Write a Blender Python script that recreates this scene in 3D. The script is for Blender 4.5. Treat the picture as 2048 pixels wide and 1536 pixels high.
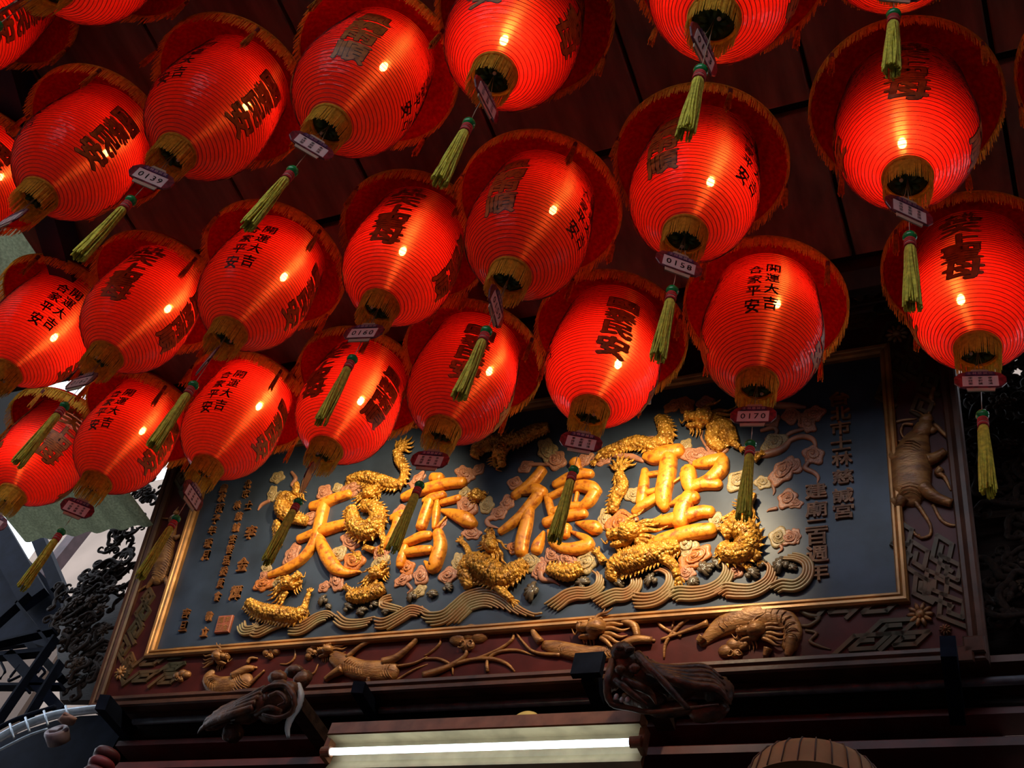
import bpy, math, random
import numpy as np
from mathutils import Matrix, Vector
random.seed(7)
rng = np.random.RandomState(7)
for _o in list(bpy.data.objects):
    bpy.data.objects.remove(_o)
scene = bpy.context.scene
COL = scene.collection
PI = math.pi

# ------------------------------------------------------------------ camera
FPX = 2390.0                                   # focal length in pixels of the 2048 px wide frame
CAM_Z = 1.6
ROT = np.array([[0.90339975, 0.14999252, 0.40171025],
                [0.36107847, -0.77139491, -0.52399641],
                [0.2312817, 0.61842715, -0.75103704]])
# columns must be the camera axes expressed in the world
ROT = np.array(ROT)
def _cam_axes():
    def d(px, py): return np.array([px - 1024.0, -(py - 768.0), -FPX])
    z = d(1760, -1200); z /= np.linalg.norm(z)
    x = -d(-4350, 1660); x -= z * (x @ z); x /= np.linalg.norm(x)
    return np.array([x, np.cross(z, x), z])
ROT = _cam_axes()
cd = bpy.data.cameras.new('camera')
cam = bpy.data.objects.new('camera', cd); COL.objects.link(cam)
cd.sensor_fit = 'HORIZONTAL'; cd.sensor_width = 36.0; cd.lens = 36.0 * FPX / 2048.0
cd.clip_start = 0.05; cd.clip_end = 200
_m = Matrix.Identity(4)
for i in range(3):
    for j in range(3):
        _m[i][j] = ROT[i, j]
_m.translation = (0, 0, CAM_Z)
cam.matrix_world = _m
scene.camera = cam

# ------------------------------------------------------------------ view, world, light
vs = scene.view_settings
vs.view_transform = 'Standard'; vs.look = 'None'; vs.gamma = 1.0; vs.use_curve_mapping = False
vs.exposure = 0.0
world = bpy.data.worlds.new('courtyard_daylight'); scene.world = world
world.use_nodes = True
bg = world.node_tree.nodes['Background']
bg.inputs['Color'].default_value = (0.80, 0.88, 1.0, 1)
bg.inputs['Strength'].default_value = 3.2
scene.cycles.adaptive_threshold = 0.035; scene.cycles.max_bounces = 6; scene.cycles.diffuse_bounces = 3; scene.cycles.glossy_bounces = 2; scene.cycles.transmission_bounces = 5; scene.cycles.transparent_max_bounces = 8
scene.cycles.caustics_refractive = False
scene.cycles.caustics_reflective = False
scene.cycles.sample_clamp_indirect = 4.0
SPOT_W = 92.0            # warm spot lamps over the plaque
BULB_E = 265.0           # radiance of the bulbs in the lanterns
TUBE_E = 3.8

# ------------------------------------------------------------------ helpers
def ray(px, py):
    v = np.array([px - 1024.0, -(py - 768.0), -FPX])
    w = ROT @ v
    return w / np.linalg.norm(w)
CAMP = np.array([0, 0, CAM_Z])
def at_y(px, py, y):                            # point of the plane Y=y seen at a photo pixel
    d = ray(px, py); return CAMP + d * (y / d[1])
def at_z(px, py, zrel):
    d = ray(px, py); return CAMP + d * (zrel / d[2])
def project(P):
    c = (np.asarray(P) - CAMP) @ ROT
    return np.stack([1024 + FPX * c[..., 0] / -c[..., 2], 768 - FPX * c[..., 1] / -c[..., 2]], -1)

class MB:
    """collects geometry for ONE mesh object"""
    def __init__(self): self.v = []; self.f = []; self.n = 0
    def add(self, verts, faces):
        b = self.n
        verts = [tuple(map(float, p)) for p in verts]
        self.v += verts; self.n += len(verts)
        self.f += [tuple(i + b for i in q) for q in faces]
    def box(self, c, s, M=None):
        c = np.array(c, float); h = np.array(s, float) / 2
        P = [c + h * np.array(k) for k in ((-1,-1,-1),(1,-1,-1),(1,1,-1),(-1,1,-1),(-1,-1,1),(1,-1,1),(1,1,1),(-1,1,1))]
        if M is not None: P = [np.array(M) @ (p - c) + c for p in P]
        self.add(P, [(0,3,2,1),(4,5,6,7),(0,1,5,4),(1,2,6,5),(2,3,7,6),(3,0,4,7)])
    def cbox(self, c, s, ch, M=None):
        """box with chamfered edges along its local z-top (a simple moulded block)"""
        c = np.array(c, float); x, y, z = np.array(s, float) / 2
        rings = [(x, y, -z), (x, y, z - ch), (x - ch, y - ch, z)]
        P = []
        for a, b, w in rings: P += [(-a,-b,w),(a,-b,w),(a,b,w),(-a,b,w)]
        F = [(3,2,1,0),(8,9,10,11)]
        for k in (0, 4):
            for i in range(4): j = (i + 1) % 4; F.append((k+i, k+j, k+4+j, k+4+i))
        P = [np.array(p) for p in P]
        if M is not None: P = [np.array(M) @ p for p in P]
        self.add([p + c for p in P], F)
    def beam(self, a, b, wd, ht, up=(0, 0, 1)):
        """square bar from a to b"""
        a = np.array(a, float); b = np.array(b, float); d = b - a; d /= np.linalg.norm(d)
        s = np.cross(d, np.array(up, float)); s /= np.linalg.norm(s); u = np.cross(s, d)
        P = []
        for p in (a, b):
            for k, l in ((-1,-1),(1,-1),(1,1),(-1,1)): P.append(p + s*wd/2*k + u*ht/2*l)
        self.add(P, [(0,3,2,1),(4,5,6,7),(0,1,5,4),(1,2,6,5),(2,3,7,6),(3,0,4,7)])
    def tube(self, pts, rad, seg=8, flat=None, ref=(0, 0, 1), half=False, cap=True, closed=False):
        """swept tube; rad scalar/list; flat = height/width of the section along ref; half: only the ref side"""
        pts = np.array(pts, float); n = len(pts)
        rad = np.full(n, rad, float) if np.isscalar(rad) else np.array(rad, float)
        ref = np.array(ref, float); fl = 1.0 if flat is None else flat
        V = []
        ang = np.linspace(0, PI, seg) if half else np.linspace(0, 2*PI, seg, endpoint=False)
        prev = None
        for i in range(n):
            if closed: t = pts[(i+1) % n] - pts[i-1]
            else: t = pts[min(i+1, n-1)] - pts[max(i-1, 0)]
            L = np.linalg.norm(t); t = t / L if L > 1e-12 else (prev if prev is not None else np.array([1,0,0.]))
            prev = t
            s = np.cross(t, ref); l = np.linalg.norm(s)
            if l < 1e-5: s = np.cross(t, np.array([0.3, 1, 0.2])); l = np.linalg.norm(s)
            s /= l; u = np.cross(s, t)
            for a in ang: V.append(pts[i] + s*math.cos(a)*rad[i] + u*math.sin(a)*rad[i]*fl)
        F = []; m = len(ang)
        for i in range(n if closed else n - 1):
            k = (i + 1) % n
            for j in range(m - 1 if half else m):
                j2 = (j + 1) % m
                F.append((i*m+j, i*m+j2, k*m+j2, k*m+j))
        if cap and not closed:
            F.append(tuple(range(m-1, -1, -1))); F.append(tuple((n-1)*m + j for j in range(m)))
        self.add(V, F)
    def lathe(self, prof, seg=48, closed_top=False, closed_bot=False, c=(0,0,0)):
        V = []; F = []; n = len(prof)
        for z, r in prof:
            for j in range(seg):
                a = 2*PI*j/seg; V.append((c[0]+r*math.cos(a), c[1]+r*math.sin(a), c[2]+z))
        for i in range(n-1):
            for j in range(seg):
                k = (j+1) % seg; F.append((i*seg+j, i*seg+k, (i+1)*seg+k, (i+1)*seg+j))
        if closed_bot: F.append(tuple(range(seg-1, -1, -1)))
        if closed_top: F.append(tuple((n-1)*seg+j for j in range(seg)))
        self.add(V, F)
    def blob(self, c, r, seg=12, rings=8, M=None, bump=0.0, fq=3.0):
        c = np.array(c, float); r = np.array(r, float) * np.ones(3)
        V = []; F = []
        for i in range(1, rings):
            th = PI*i/rings
            for j in range(seg):
                a = 2*PI*j/seg
                p = np.array([math.sin(th)*math.cos(a), math.sin(th)*math.sin(a), math.cos(th)])
                k = 1 + bump*math.sin(fq*p[0]*3+c[0]*9)*math.sin(fq*p[1]*3+c[1]*7)
                p = p*r*k
                if M is not None: p = np.array(M) @ p
                V.append(c + p)
        e0 = np.array([0,0,r[2]]); e1 = -e0
        if M is not None: e0 = np.array(M) @ e0; e1 = np.array(M) @ e1
        V += [c+e0, c+e1]; t = len(V)-2
        for i in range(rings-2):
            for j in range(seg):
                k = (j+1) % seg; F.append((i*seg+j, (i+1)*seg+j, (i+1)*seg+k, i*seg+k))
        for j in range(seg):
            k = (j+1) % seg; F.append((t, j, k)); F.append((t+1, (rings-2)*seg+k, (rings-2)*seg+j))
        self.add(V, F)
    def prism(self, poly, z0, z1, bev=0.0):
        """polygon (x,y) extruded z0..z1 with an optional chamfer"""
        n = len(poly); P = np.array(poly, float); c = P.mean(0)
        rings = [(P, z0), (P, z1 - bev)]
        if bev > 0:
            d = P - c; L = np.linalg.norm(d, axis=1)[:, None]; rings.append((P - d/np.maximum(L, 1e-6)*bev, z1))
        else: rings[-1] = (P, z1)
        V = [(p[0], p[1], z) for R_, z in rings for p in R_]; F = []
        for k in range(len(rings)-1):
            for i in range(n): j = (i+1) % n; F.append((k*n+i, k*n+j, (k+1)*n+j, (k+1)*n+i))
        F.append(tuple(range(n-1, -1, -1))); F.append(tuple((len(rings)-1)*n+i for i in range(n)))
        self.add(V, F)
    def mesh(self, name, mat=None, smooth=True):
        me = bpy.data.meshes.new(name); me.from_pydata(self.v, [], self.f)
        if smooth: me.polygons.foreach_set('use_smooth', [True]*len(me.polygons))
        if mat is not None: me.materials.append(mat)
        me.update()
        return me
    def build(self, name, mat, parent=None, smooth=True, **kw):
        return link(name, self.mesh(name, mat, smooth), parent, **kw)

def link(name, data, parent=None, label=None, cat=None, group=None, kind=None, loc=None):
    o = bpy.data.objects.new(name, data); COL.objects.link(o)
    if parent is not None: o.parent = parent
    if loc is not None: o.location = loc
    tag(o, label, cat, group, kind)
    return o
def tag(o, label=None, cat=None, group=None, kind=None):
    if label: o['label'] = label
    if cat: o['category'] = cat
    if group: o['group'] = group
    if kind: o['kind'] = kind
    return o
def thing(name, label, cat, loc=(0,0,0), group=None, M3=None):
    o = link(name, None, None, label, cat, group)
    o.empty_display_size = 0.1
    if M3 is not None:
        m = Matrix.Identity(4)
        for i in range(3):
            for j in range(3): m[i][j] = float(M3[i][j])
        m.translation = Vector([float(x) for x in loc]); o.matrix_world = m
    else: o.location = [float(x) for x in loc]
    return o
def spline(pts, n):
    """Catmull-Rom through pts (any dimension), n samples"""
    P = np.array(pts, float)
    if len(P) == 2: t = np.linspace(0,1,n)[:,None]; return P[0]*(1-t)+P[1]*t
    Q = np.vstack([2*P[0]-P[1], P, 2*P[-1]-P[-2]])
    d = np.r_[0, np.cumsum(np.maximum(np.linalg.norm(np.diff(P[:, :2], axis=0), axis=1), 1e-6))]
    s = np.linspace(0, d[-1], n); out = []
    for x in s:
        i = min(np.searchsorted(d, x, 'right')-1, len(P)-2); i = max(i, 0)
        t = (x-d[i])/(d[i+1]-d[i]); a, b, c, e = Q[i], Q[i+1], Q[i+2], Q[i+3]
        out.append(0.5*((2*b)+(-a+c)*t+(2*a-5*b+4*c-e)*t*t+(-a+3*b-3*c+e)*t**3))
    return np.array(out)

# ------------------------------------------------------------------ materials
MATS = {}
def mat(name, col, rough=0.6, metal=0.0, var=0.0, scale=12.0, bump=0.0, col2=None, spec=0.5, emit=0.0, ecol=None, coat=0.0, bscale=None, stretch=None, thr=(0.35, 0.65)):
    if name in MATS: return MATS[name]
    m = bpy.data.materials.new(name); m.use_nodes = True
    nt = m.node_tree; b = nt.nodes['Principled BSDF']
    b.inputs['Base Color'].default_value = (*col, 1)
    b.inputs['Roughness'].default_value = rough; b.inputs['Metallic'].default_value = metal
    b.inputs['Specular IOR Level'].default_value = spec
    b.inputs['Coat Weight'].default_value = coat; b.inputs['Coat Roughness'].default_value = 0.2
    if emit:
        b.inputs['Emission Color'].default_value = (*(ecol or col), 1); b.inputs['Emission Strength'].default_value = emit
    if var or bump or col2:
        tc = nt.nodes.new('ShaderNodeTexCoord'); src = tc.outputs['Object']
        if stretch:
            mp = nt.nodes.new('ShaderNodeMapping'); mp.inputs['Scale'].default_value = stretch
            nt.links.new(src, mp.inputs['Vector']); src = mp.outputs['Vector']
        nz = nt.nodes.new('ShaderNodeTexNoise'); nz.inputs['Scale'].default_value = scale; nz.inputs['Detail'].default_value = 5
        nt.links.new(src, nz.inputs['Vector'])
        cr = nt.nodes.new('ShaderNodeValToRGB')
        c2 = col2 or tuple(max(0, x*(1-var)) for x in col)
        c1 = col if col2 else tuple(min(1, x*(1+var*0.6)) for x in col)
        cr.color_ramp.elements[0].position = thr[0]; cr.color_ramp.elements[0].color = (*c2, 1)
        cr.color_ramp.elements[1].position = thr[1]; cr.color_ramp.elements[1].color = (*c1, 1)
        nt.links.new(nz.outputs['Fac'], cr.inputs['Fac'])
        nt.links.new(cr.outputs['Color'], b.inputs['Base Color'])
        if bump:
            n2 = nt.nodes.new('ShaderNodeTexNoise'); n2.inputs['Scale'].default_value = bscale or scale*3; n2.inputs['Detail'].default_value = 4
            nt.links.new(src, n2.inputs['Vector'])
            bp = nt.nodes.new('ShaderNodeBump'); bp.inputs['Strength'].default_value = bump; bp.inputs['Distance'].default_value = 0.01
            nt.links.new(n2.outputs['Fac'], bp.inputs['Height']); nt.links.new(bp.outputs['Normal'], b.inputs['Normal'])
    MATS[name] = m
    return m

def add_scales(m, scale, strength, dark):
    """fish-scale relief and gilding worn along the scale edges"""
    nt = m.node_tree; b = nt.nodes['Principled BSDF']
    tc = nt.nodes.new('ShaderNodeTexCoord'); vo = nt.nodes.new('ShaderNodeTexVoronoi'); vo.inputs['Scale'].default_value = scale
    nt.links.new(tc.outputs['Object'], vo.inputs['Vector'])
    bp = nt.nodes.new('ShaderNodeBump'); bp.inputs['Strength'].default_value = strength; bp.inputs['Distance'].default_value = 0.012; bp.invert = True
    nt.links.new(vo.outputs['Distance'], bp.inputs['Height'])
    old = b.inputs['Normal'].links[0].from_socket if b.inputs['Normal'].links else None
    if old: nt.links.new(old, bp.inputs['Normal'])
    nt.links.new(bp.outputs['Normal'], b.inputs['Normal'])
def skin_material():
    """thin red plastic film: diffuse + translucent, plus fine horizontal pleats that smear the bulb along the meridian"""
    m = bpy.data.materials.new('lantern_film'); m.use_nodes = True
    nt = m.node_tree; N = nt.nodes; L = nt.links; N.clear()
    out = N.new('ShaderNodeOutputMaterial')
    tc = N.new('ShaderNodeTexCoord'); geo = N.new('ShaderNodeNewGeometry')
    # wrinkles
    nz = N.new('ShaderNodeTexNoise'); nz.inputs['Scale'].default_value = 38; nz.inputs['Detail'].default_value = 3
    mp = N.new('ShaderNodeMapping'); mp.inputs['Scale'].default_value = (1, 1, 2.2)
    L.new(tc.outputs['Object'], mp.inputs['Vector']); L.new(mp.outputs['Vector'], nz.inputs['Vector'])
    bp = N.new('ShaderNodeBump'); bp.inputs['Strength'].default_value = 0.65; bp.inputs['Distance'].default_value = 0.008
    L.new(nz.outputs['Fac'], bp.inputs['Height'])
    col = N.new('ShaderNodeValToRGB')
    n3 = N.new('ShaderNodeTexNoise'); n3.inputs['Scale'].default_value = 60; n3.inputs['Detail'].default_value = 4
    mp3 = N.new('ShaderNodeMapping'); mp3.inputs['Scale'].default_value = (1, 1, 3)
    L.new(tc.outputs['Object'], mp3.inputs['Vector']); L.new(mp3.outputs['Vector'], n3.inputs['Vector'])
    col.color_ramp.elements[0].position = 0.3; col.color_ramp.elements[0].color = (0.72, 0.004, 0.003, 1)
    col.color_ramp.elements[1].position = 0.7; col.color_ramp.elements[1].color = (0.92, 0.014, 0.008, 1)
    L.new(n3.outputs['Fac'], col.inputs['Fac'])
    df = N.new('ShaderNodeBsdfDiffuse'); L.new(col.outputs['Color'], df.inputs['Color']); L.new(bp.outputs['Normal'], df.inputs['Normal'])
    tr = N.new('ShaderNodeBsdfTranslucent'); L.new(col.outputs['Color'], tr.inputs['Color']); L.new(bp.outputs['Normal'], tr.inputs['Normal'])
    mx = N.new('ShaderNodeMixShader'); mx.inputs[0].default_value = 0.55
    L.new(df.outputs[0], mx.inputs[1]); L.new(tr.outputs[0], mx.inputs[2])
    # the film is drawn over horizontal wires: like a sheet of parallel fibres it smears the bulb along the meridian
    zc = N.new('ShaderNodeCombineXYZ'); zc.inputs['Z'].default_value = 1.0
    tg_ = N.new('ShaderNodeVectorMath'); tg_.operation = 'CROSS_PRODUCT'
    L.new(zc.outputs[0], tg_.inputs[0]); L.new(geo.outputs['Normal'], tg_.inputs[1])
    nn = N.new('ShaderNodeVectorMath'); nn.operation = 'NORMALIZE'; L.new(tg_.outputs[0], nn.inputs[0])
    hr = N.new('ShaderNodeBsdfHair'); hr.component = 'Transmission'
    hr.inputs['Color'].default_value = (1.0, 0.20, 0.05, 1); hr.inputs['Offset'].default_value = 0.0
    hr.inputs['RoughnessU'].default_value = 0.038; hr.inputs['RoughnessV'].default_value = 1.0
    L.new(nn.outputs[0], hr.inputs['Tangent'])
    rf = N.new('ShaderNodeBsdfRefraction'); rf.inputs['Color'].default_value = (1.0, 0.22, 0.06, 1)
    rf.inputs['IOR'].default_value = 1.05; rf.inputs['Roughness'].default_value = 0.55
    mh = N.new('ShaderNodeMixShader'); mh.inputs[0].default_value = 0.10
    L.new(hr.outputs[0], mh.inputs[1]); L.new(rf.outputs[0], mh.inputs[2])
    tp = N.new('ShaderNodeBsdfTransparent'); tp.inputs['Color'].default_value = (1.0, 0.50, 0.28, 1)
    mt = N.new('ShaderNodeMixShader'); mt.inputs[0].default_value = 0.22
    L.new(mh.outputs[0], mt.inputs[1]); L.new(tp.outputs[0], mt.inputs[2])
    mx2 = N.new('ShaderNodeMixShader'); mx2.inputs[0].default_value = 0.18
    L.new(mx.outputs[0], mx2.inputs[1]); L.new(mt.outputs[0], mx2.inputs[2])
    gl = N.new('ShaderNodeBsdfAnisotropic') if hasattr(bpy.types, 'ShaderNodeBsdfAnisotropic') else N.new('ShaderNodeBsdfGlossy')
    gl.inputs['Roughness'].default_value = 0.2
    L.new(bp.outputs['Normal'], gl.inputs['Normal'])
    fr = N.new('ShaderNodeFresnel'); fr.inputs['IOR'].default_value = 1.33
    L.new(bp.outputs['Normal'], fr.inputs['Normal'])
    mx3 = N.new('ShaderNodeMixShader'); L.new(fr.outputs[0], mx3.inputs[0])
    L.new(mx2.outputs[0], mx3.inputs[1]); L.new(gl.outputs[0], mx3.inputs[2])
    L.new(mx3.outputs[0], out.inputs['Surface'])
    return m
def thin_material(name, col, tl=0.4, rough=0.7):
    """thin cloth or yarn that lets some light through"""
    m = bpy.data.materials.new(name); m.use_nodes = True
    nt = m.node_tree; N = nt.nodes; L = nt.links; N.clear()
    out = N.new('ShaderNodeOutputMaterial')
    tc = N.new('ShaderNodeTexCoord'); nz = N.new('ShaderNodeTexNoise'); nz.inputs['Scale'].default_value = 90
    L.new(tc.outputs['Object'], nz.inputs['Vector'])
    cr = N.new('ShaderNodeValToRGB'); cr.color_ramp.elements[0].position = 0.3; cr.color_ramp.elements[1].position = 0.7
    cr.color_ramp.elements[0].color = (*[x*0.7 for x in col], 1); cr.color_ramp.elements[1].color = (*[min(1, x*1.15) for x in col], 1)
    L.new(nz.outputs['Fac'], cr.inputs['Fac'])
    df = N.new('ShaderNodeBsdfDiffuse'); tr = N.new('ShaderNodeBsdfTranslucent')
    L.new(cr.outputs['Color'], df.inputs['Color']); L.new(cr.outputs['Color'], tr.inputs['Color'])
    mx = N.new('ShaderNodeMixShader'); mx.inputs[0].default_value = tl
    L.new(df.outputs[0], mx.inputs[1]); L.new(tr.outputs[0], mx.inputs[2]); L.new(mx.outputs[0], out.inputs['Surface'])
    MATS[name] = m
    return m
M_SKIN = skin_material()
M_BRIM = thin_material('brim_cloth', (0.62, 0.006, 0.006), 0.35)
M_GOLD_YARN = thin_material('gold_fringe_yarn', (0.97, 0.54, 0.07), 0.5)
M_ORANGE_YARN = thin_material('orange_tassel_yarn', (0.92, 0.36, 0.05), 0.45)
M_YELLOW_YARN = thin_material('yellow_tassel_yarn', (0.86, 0.76, 0.12), 0.3)
M_WIRE = mat('dark_rib_wire', (0.10, 0.006, 0.005), 0.6)
M_INKBLACK = mat('black_ink', (0.008, 0.005, 0.006), 0.45)
M_INKBROWN = mat('brown_gilt_ink', (0.55, 0.18, 0.03), 0.5, var=0.35, scale=60)
M_BEAD = mat('green_glass_bead', (0.01, 0.26, 0.06), 0.15)
M_RED = mat('red_thread', (0.45, 0.02, 0.02), 0.7)
M_WHITE = mat('white_thread', (0.75, 0.7, 0.6), 0.8)
M_BULB = mat('bulb_glow', (1, 0.75, 0.45), 0.3, emit=BULB_E, ecol=(1.0, 0.62, 0.30))
M_BULB_HI = mat('bulb_glow_strong', (1, 0.75, 0.45), 0.3, emit=BULB_E*1.7, ecol=(1.0, 0.62, 0.30))  # extra strength stands in for spot light spilling onto these lanterns
M_BULB_LO = mat('bulb_glow_weak', (1, 0.75, 0.45), 0.3, emit=BULB_E*.72, ecol=(1.0, 0.62, 0.30))
M_TAGRED = mat('tag_red_print', (0.16, 0.018, 0.03), 0.35, var=0.6, scale=90)
M_TAGPURPLE = mat('tag_purple_border', (0.09, 0.03, 0.12), 0.3, var=0.4, scale=70)
M_PAPER = mat('tag_paper', (0.68, 0.52, 0.50), 0.5)
M_DARKPLASTIC = mat('dark_socket', (0.03, 0.02, 0.015), 0.5)
M_GREENLEAF = mat('dark_green_plastic', (0.03, 0.07, 0.02), 0.5)
M_CLEAR = mat('tag_clip', (0.45, 0.35, 0.25), 0.2)

# ------------------------------------------------------------------ the room shell
M_CEIL = mat('ceiling_board', (0.36, 0.21, 0.145), 0.55, var=0.35, scale=3.0, bump=0.15, bscale=30, stretch=(6, 1, 1))
M_CEILGAP = mat('ceiling_gap', (0.02, 0.012, 0.01), 0.9)
M_DARKWOOD = mat('dark_beam_wood', (0.035, 0.02, 0.016), 0.5, var=0.5, scale=5, bump=0.25, bscale=40, stretch=(1, 6, 6), spec=0.12)
M_REDWOOD = mat('dark_red_beam', (0.09, 0.012, 0.012), 0.5, var=0.4, scale=8, bump=0.1)
M_BROWNWOOD = mat('brown_beam', (0.10, 0.035, 0.02), 0.5, var=0.4, scale=8, bump=0.15)
M_STEEL = mat('black_steel', (0.006, 0.008, 0.016), 0.65, var=0.3, scale=15, spec=0.03)
M_STONE = mat('floor_stone', (0.05, 0.046, 0.042), 0.6, var=0.25, scale=2)
M_PALEWALL = mat('pale_plaster', (0.36, 0.26, 0.20), 0.8, var=0.12, scale=2.5)
M_SHEET = mat('greenish_roof_sheet', (0.60, 0.66, 0.50), 0.5, var=0.25, scale=9)

def slab(mb, x0, x1, y0, y1, z0, z1): mb.box(((x0+x1)/2, (y0+y1)/2, (z0+z1)/2), (x1-x0, y1-y0, z1-z0))
fl = MB(); slab(fl, -80, 80, -80, 20, -0.1, 0.0); fl.build('floor', M_STONE, kind='structure', smooth=False)  # unseen; stretched far beyond the hall to block sky light from below
CEIL_Z = CAM_Z + 3.12
ce = MB(); slab(ce, -3.20, 3.2, -0.62, 1.96, CEIL_Z + 0.03, CEIL_Z + 0.12)
ceiling = ce.build('ceiling', M_CEILGAP, kind='structure', smooth=False)
bd = MB(); bd.cbox((0, 0, 0), (0.448, 0.992, 0.03), 0.004, M=np.diag([1, 1, -1]))
# flip keeps the chamfer on the underside
bme = bd.mesh('ceiling_board', M_CEIL, smooth=False); bme.flip_normals()
for iy, yc in enumerate((1.68, 0.91, -0.09)):
    for ix in range(14):
        x = -2.98 + 0.46 * ix - 0.0
        o = link('ceiling_board', bme, ceiling, loc=(x, yc, CEIL_Z + 0.015))
        if iy == 0: o.scale = (1, 0.49, 1)
# outdoor light well behind, its pale wall
wl = MB(); slab(wl, -9, 3.5, 5.6, 5.7, 0, 9.0)
wl.build('wall_rear', M_PALEWALL, kind='structure', smooth=False)
sw = MB(); slab(sw, -5.5, -5.4, -9.0, 2.9, 0, 6.2); sw.build('wall_skyblock_side', M_STONE, kind='structure', smooth=False)  # unseen wall added to keep sky light off the left side
ow = MB(); slab(ow, -30, 30, -9.3, -9.0, 0, 4.7); ow.build('wall_skyblock_opposite', M_STONE, kind='structure', smooth=False)  # unseen wall added to hide the low sky from the plaque

# ------------------------------------------------------------------ lanterns
Z_NECK = CAM_Z + 2.53
H_RIM = 0.37
PROF = [(0, .052), (.015, .069), (.035, .093), (.06, .117), (.09, .1385), (.12, .153), (.155, .163), (.19, .167), (.23, .167), (.28, .1635), (.33, .1575), (.38, .151), (.42, .147)]
H_TOP = .42
_pz = np.array([p[0] for p in PROF]); _pr = np.array([p[1] for p in PROF])
# arc length parameter, ribs evenly spaced along it
_arc = np.r_[0, np.cumsum(np.hypot(np.diff(_pz), np.diff(_pr)))]
def prof_at(s):                                  # s 0..1 along the skin
    a = s * _arc[-1]; return np.interp(a, _arc, _pz), np.interp(a, _arc, _pr)
def r_at(z): return float(np.interp(z, _pz, _pr))
NRIB = 42
body = MB(); pr = []
for i in range(NRIB * 3 + 1):
    z, r = prof_at(i / (NRIB * 3)); k = i % 3
    pr.append((z, r - (0.0007 if k else 0.0)))
body.lathe(pr, seg=80)
ME_BODY = body.mesh('body', M_SKIN)
ribs = MB()
for i in range(1, NRIB):
    z, r = prof_at(i / NRIB); t = np.linspace(0, 2*PI, 56, endpoint=False)
    ribs.tube(np.stack([r*np.cos(t), r*np.sin(t), 0*t+z], -1), 0.00085, seg=4, closed=True)
ME_RIBS = ribs.mesh('rib_wires', M_WIRE)
brim = MB()
bp_ = [(.419, .1465), (.420, .160), (.416, .178), (.408, .196), (.396, .212), (.383, .223), (.370, .230), (.371, .2318), (.386, .2245), (.399, .2135), (.411, .197), (.4195, .179), (.4235, .160), (.4235, .146)]
brim.lathe(bp_, seg=72)
brim.lathe([(.4215, .147), (.436, .140), (.440, .120), (.440, .050), (.437, .050), (.437, .118), (.432, .137), (.4215, .143)], seg=56)
ME_BRIM = brim.mesh('brim', M_BRIM)
trim = MB(); t = np.linspace(0, 2*PI, 72, endpoint=False)
trim.tube(np.stack([.231*np.cos(t), .231*np.sin(t), 0*t+.371], -1), 0.0035, seg=6, closed=True)
ME_TRIM = trim.mesh('brim_braid', M_GOLD_YARN)
def strands(n, R, z0, ln, wd, jr=0.002, jl=0.25, seed=1, flare=0.0):
    rs = np.random.RandomState(seed); mb = MB()
    for k in range(n):
        a = 2*PI*(k + rs.uniform(-.4, .4))/n; l = ln*(1 + rs.uniform(-jl, jl*.6)); r = R + rs.uniform(-jr, jr)
        tw = rs.uniform(-.06, .06); w = wd*rs.uniform(.7, 1.3); tilt = rs.uniform(-.5, .5)
        P = []
        for s in (0, .5, 1.0):
            aa = a + tw*s*0.35*0.05/max(R, .05); rr = r + flare*s*l + rs.uniform(-1, 1)*.0012
            d = np.array([-math.sin(aa), math.cos(aa), 0])*math.cos(tilt) + np.array([math.cos(aa), math.sin(aa), 0])*math.sin(tilt)
            c = np.array([rr*math.cos(aa), rr*math.sin(aa), z0 - l*s]); ww = w*(1 if s < 1 else .6)
            P += [c - d*ww/2, c + d*ww/2]
        mb.add(P, [(0, 1, 3, 2), (2, 3, 5, 4)])
    return mb
ME_BFRINGE = strands(620, .2305,   .371, .049, .0032, jr=.003, seed=3).mesh('brim_fringe', M_GOLD_YARN)
ME_NFRINGE = strands(190, .0535, .004, .076, .0030, jr=.002, jl=.12, seed=5, flare=-0.02).mesh('neck_fringe', M_GOLD_YARN)
ring = MB(); ring.lathe([(-.004, .048), (-.004, .056), (.006, .058), (.008, .052), (.006, .046), (-.004, .048)], seg=40)
ME_NECK = ring.mesh('neck_ring', M_GOLD_YARN)
plate = MB(); plate.lathe([(.0, .001), (-.001, .040), (.003, .047), (.006, .001)], seg=24)
for k in range(9):
    a = 2*PI*k/9; plate.blob((.022*math.cos(a), .022*math.sin(a), -.012 - .006*(k % 2)), (.012, .006, .010), 6, 4, M=np.array(Matrix.Rotation(a, 3, 'Z')))
ME_PLATE = plate.mesh('bottom_ornament', M_GREENLEAF)
dot = MB(); dot.blob((.012, -.014, -.026), .0048, 8, 6); ME_DOT = dot.mesh('ornament_stud', M_PAPER)
def tassel_mesh(z0, z1, r0, r1, n, seed, strand=.0024):
    rs = np.random.RandomState(seed); mb = MB()
    mb.lathe([(z0, .0005), (z0-.001, r0*.8), (z0-.012, r0), (z0-.02, r0*.92), (z0 + (z1-z0)*.55, r0*.9), (z0 + (z1-z0)*.9, r0*.7)], seg=10)
    for k in range(n):
        a = rs.uniform(0, 2*PI); q = math.sqrt(rs.uniform(.35, 1)); ph = rs.uniform(0, 6.28)
        pts = []
        for s in np.linspace(0, 1, 7):
            rr = (r0*.9 + (r1 - r0*.9)*s)*q; da = .25*math.sin(3*s + ph)
            pts.append((rr*math.cos(a+da), rr*math.sin(a+da), z0 - .012 + (z1 - z0 + .012)*s*(1 + rs.uniform(-.004, .004)) - (rs.uniform(-.008, .008) if s == 1 else 0)))
        mb.tube(pts, strand, seg=3, cap=False)
    return mb
ME_TASSEL = tassel_mesh(-.288, -.502, .0125, .0185, 46, 4).mesh('tassel', M_YELLOW_YARN)
bands = MB()
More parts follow.
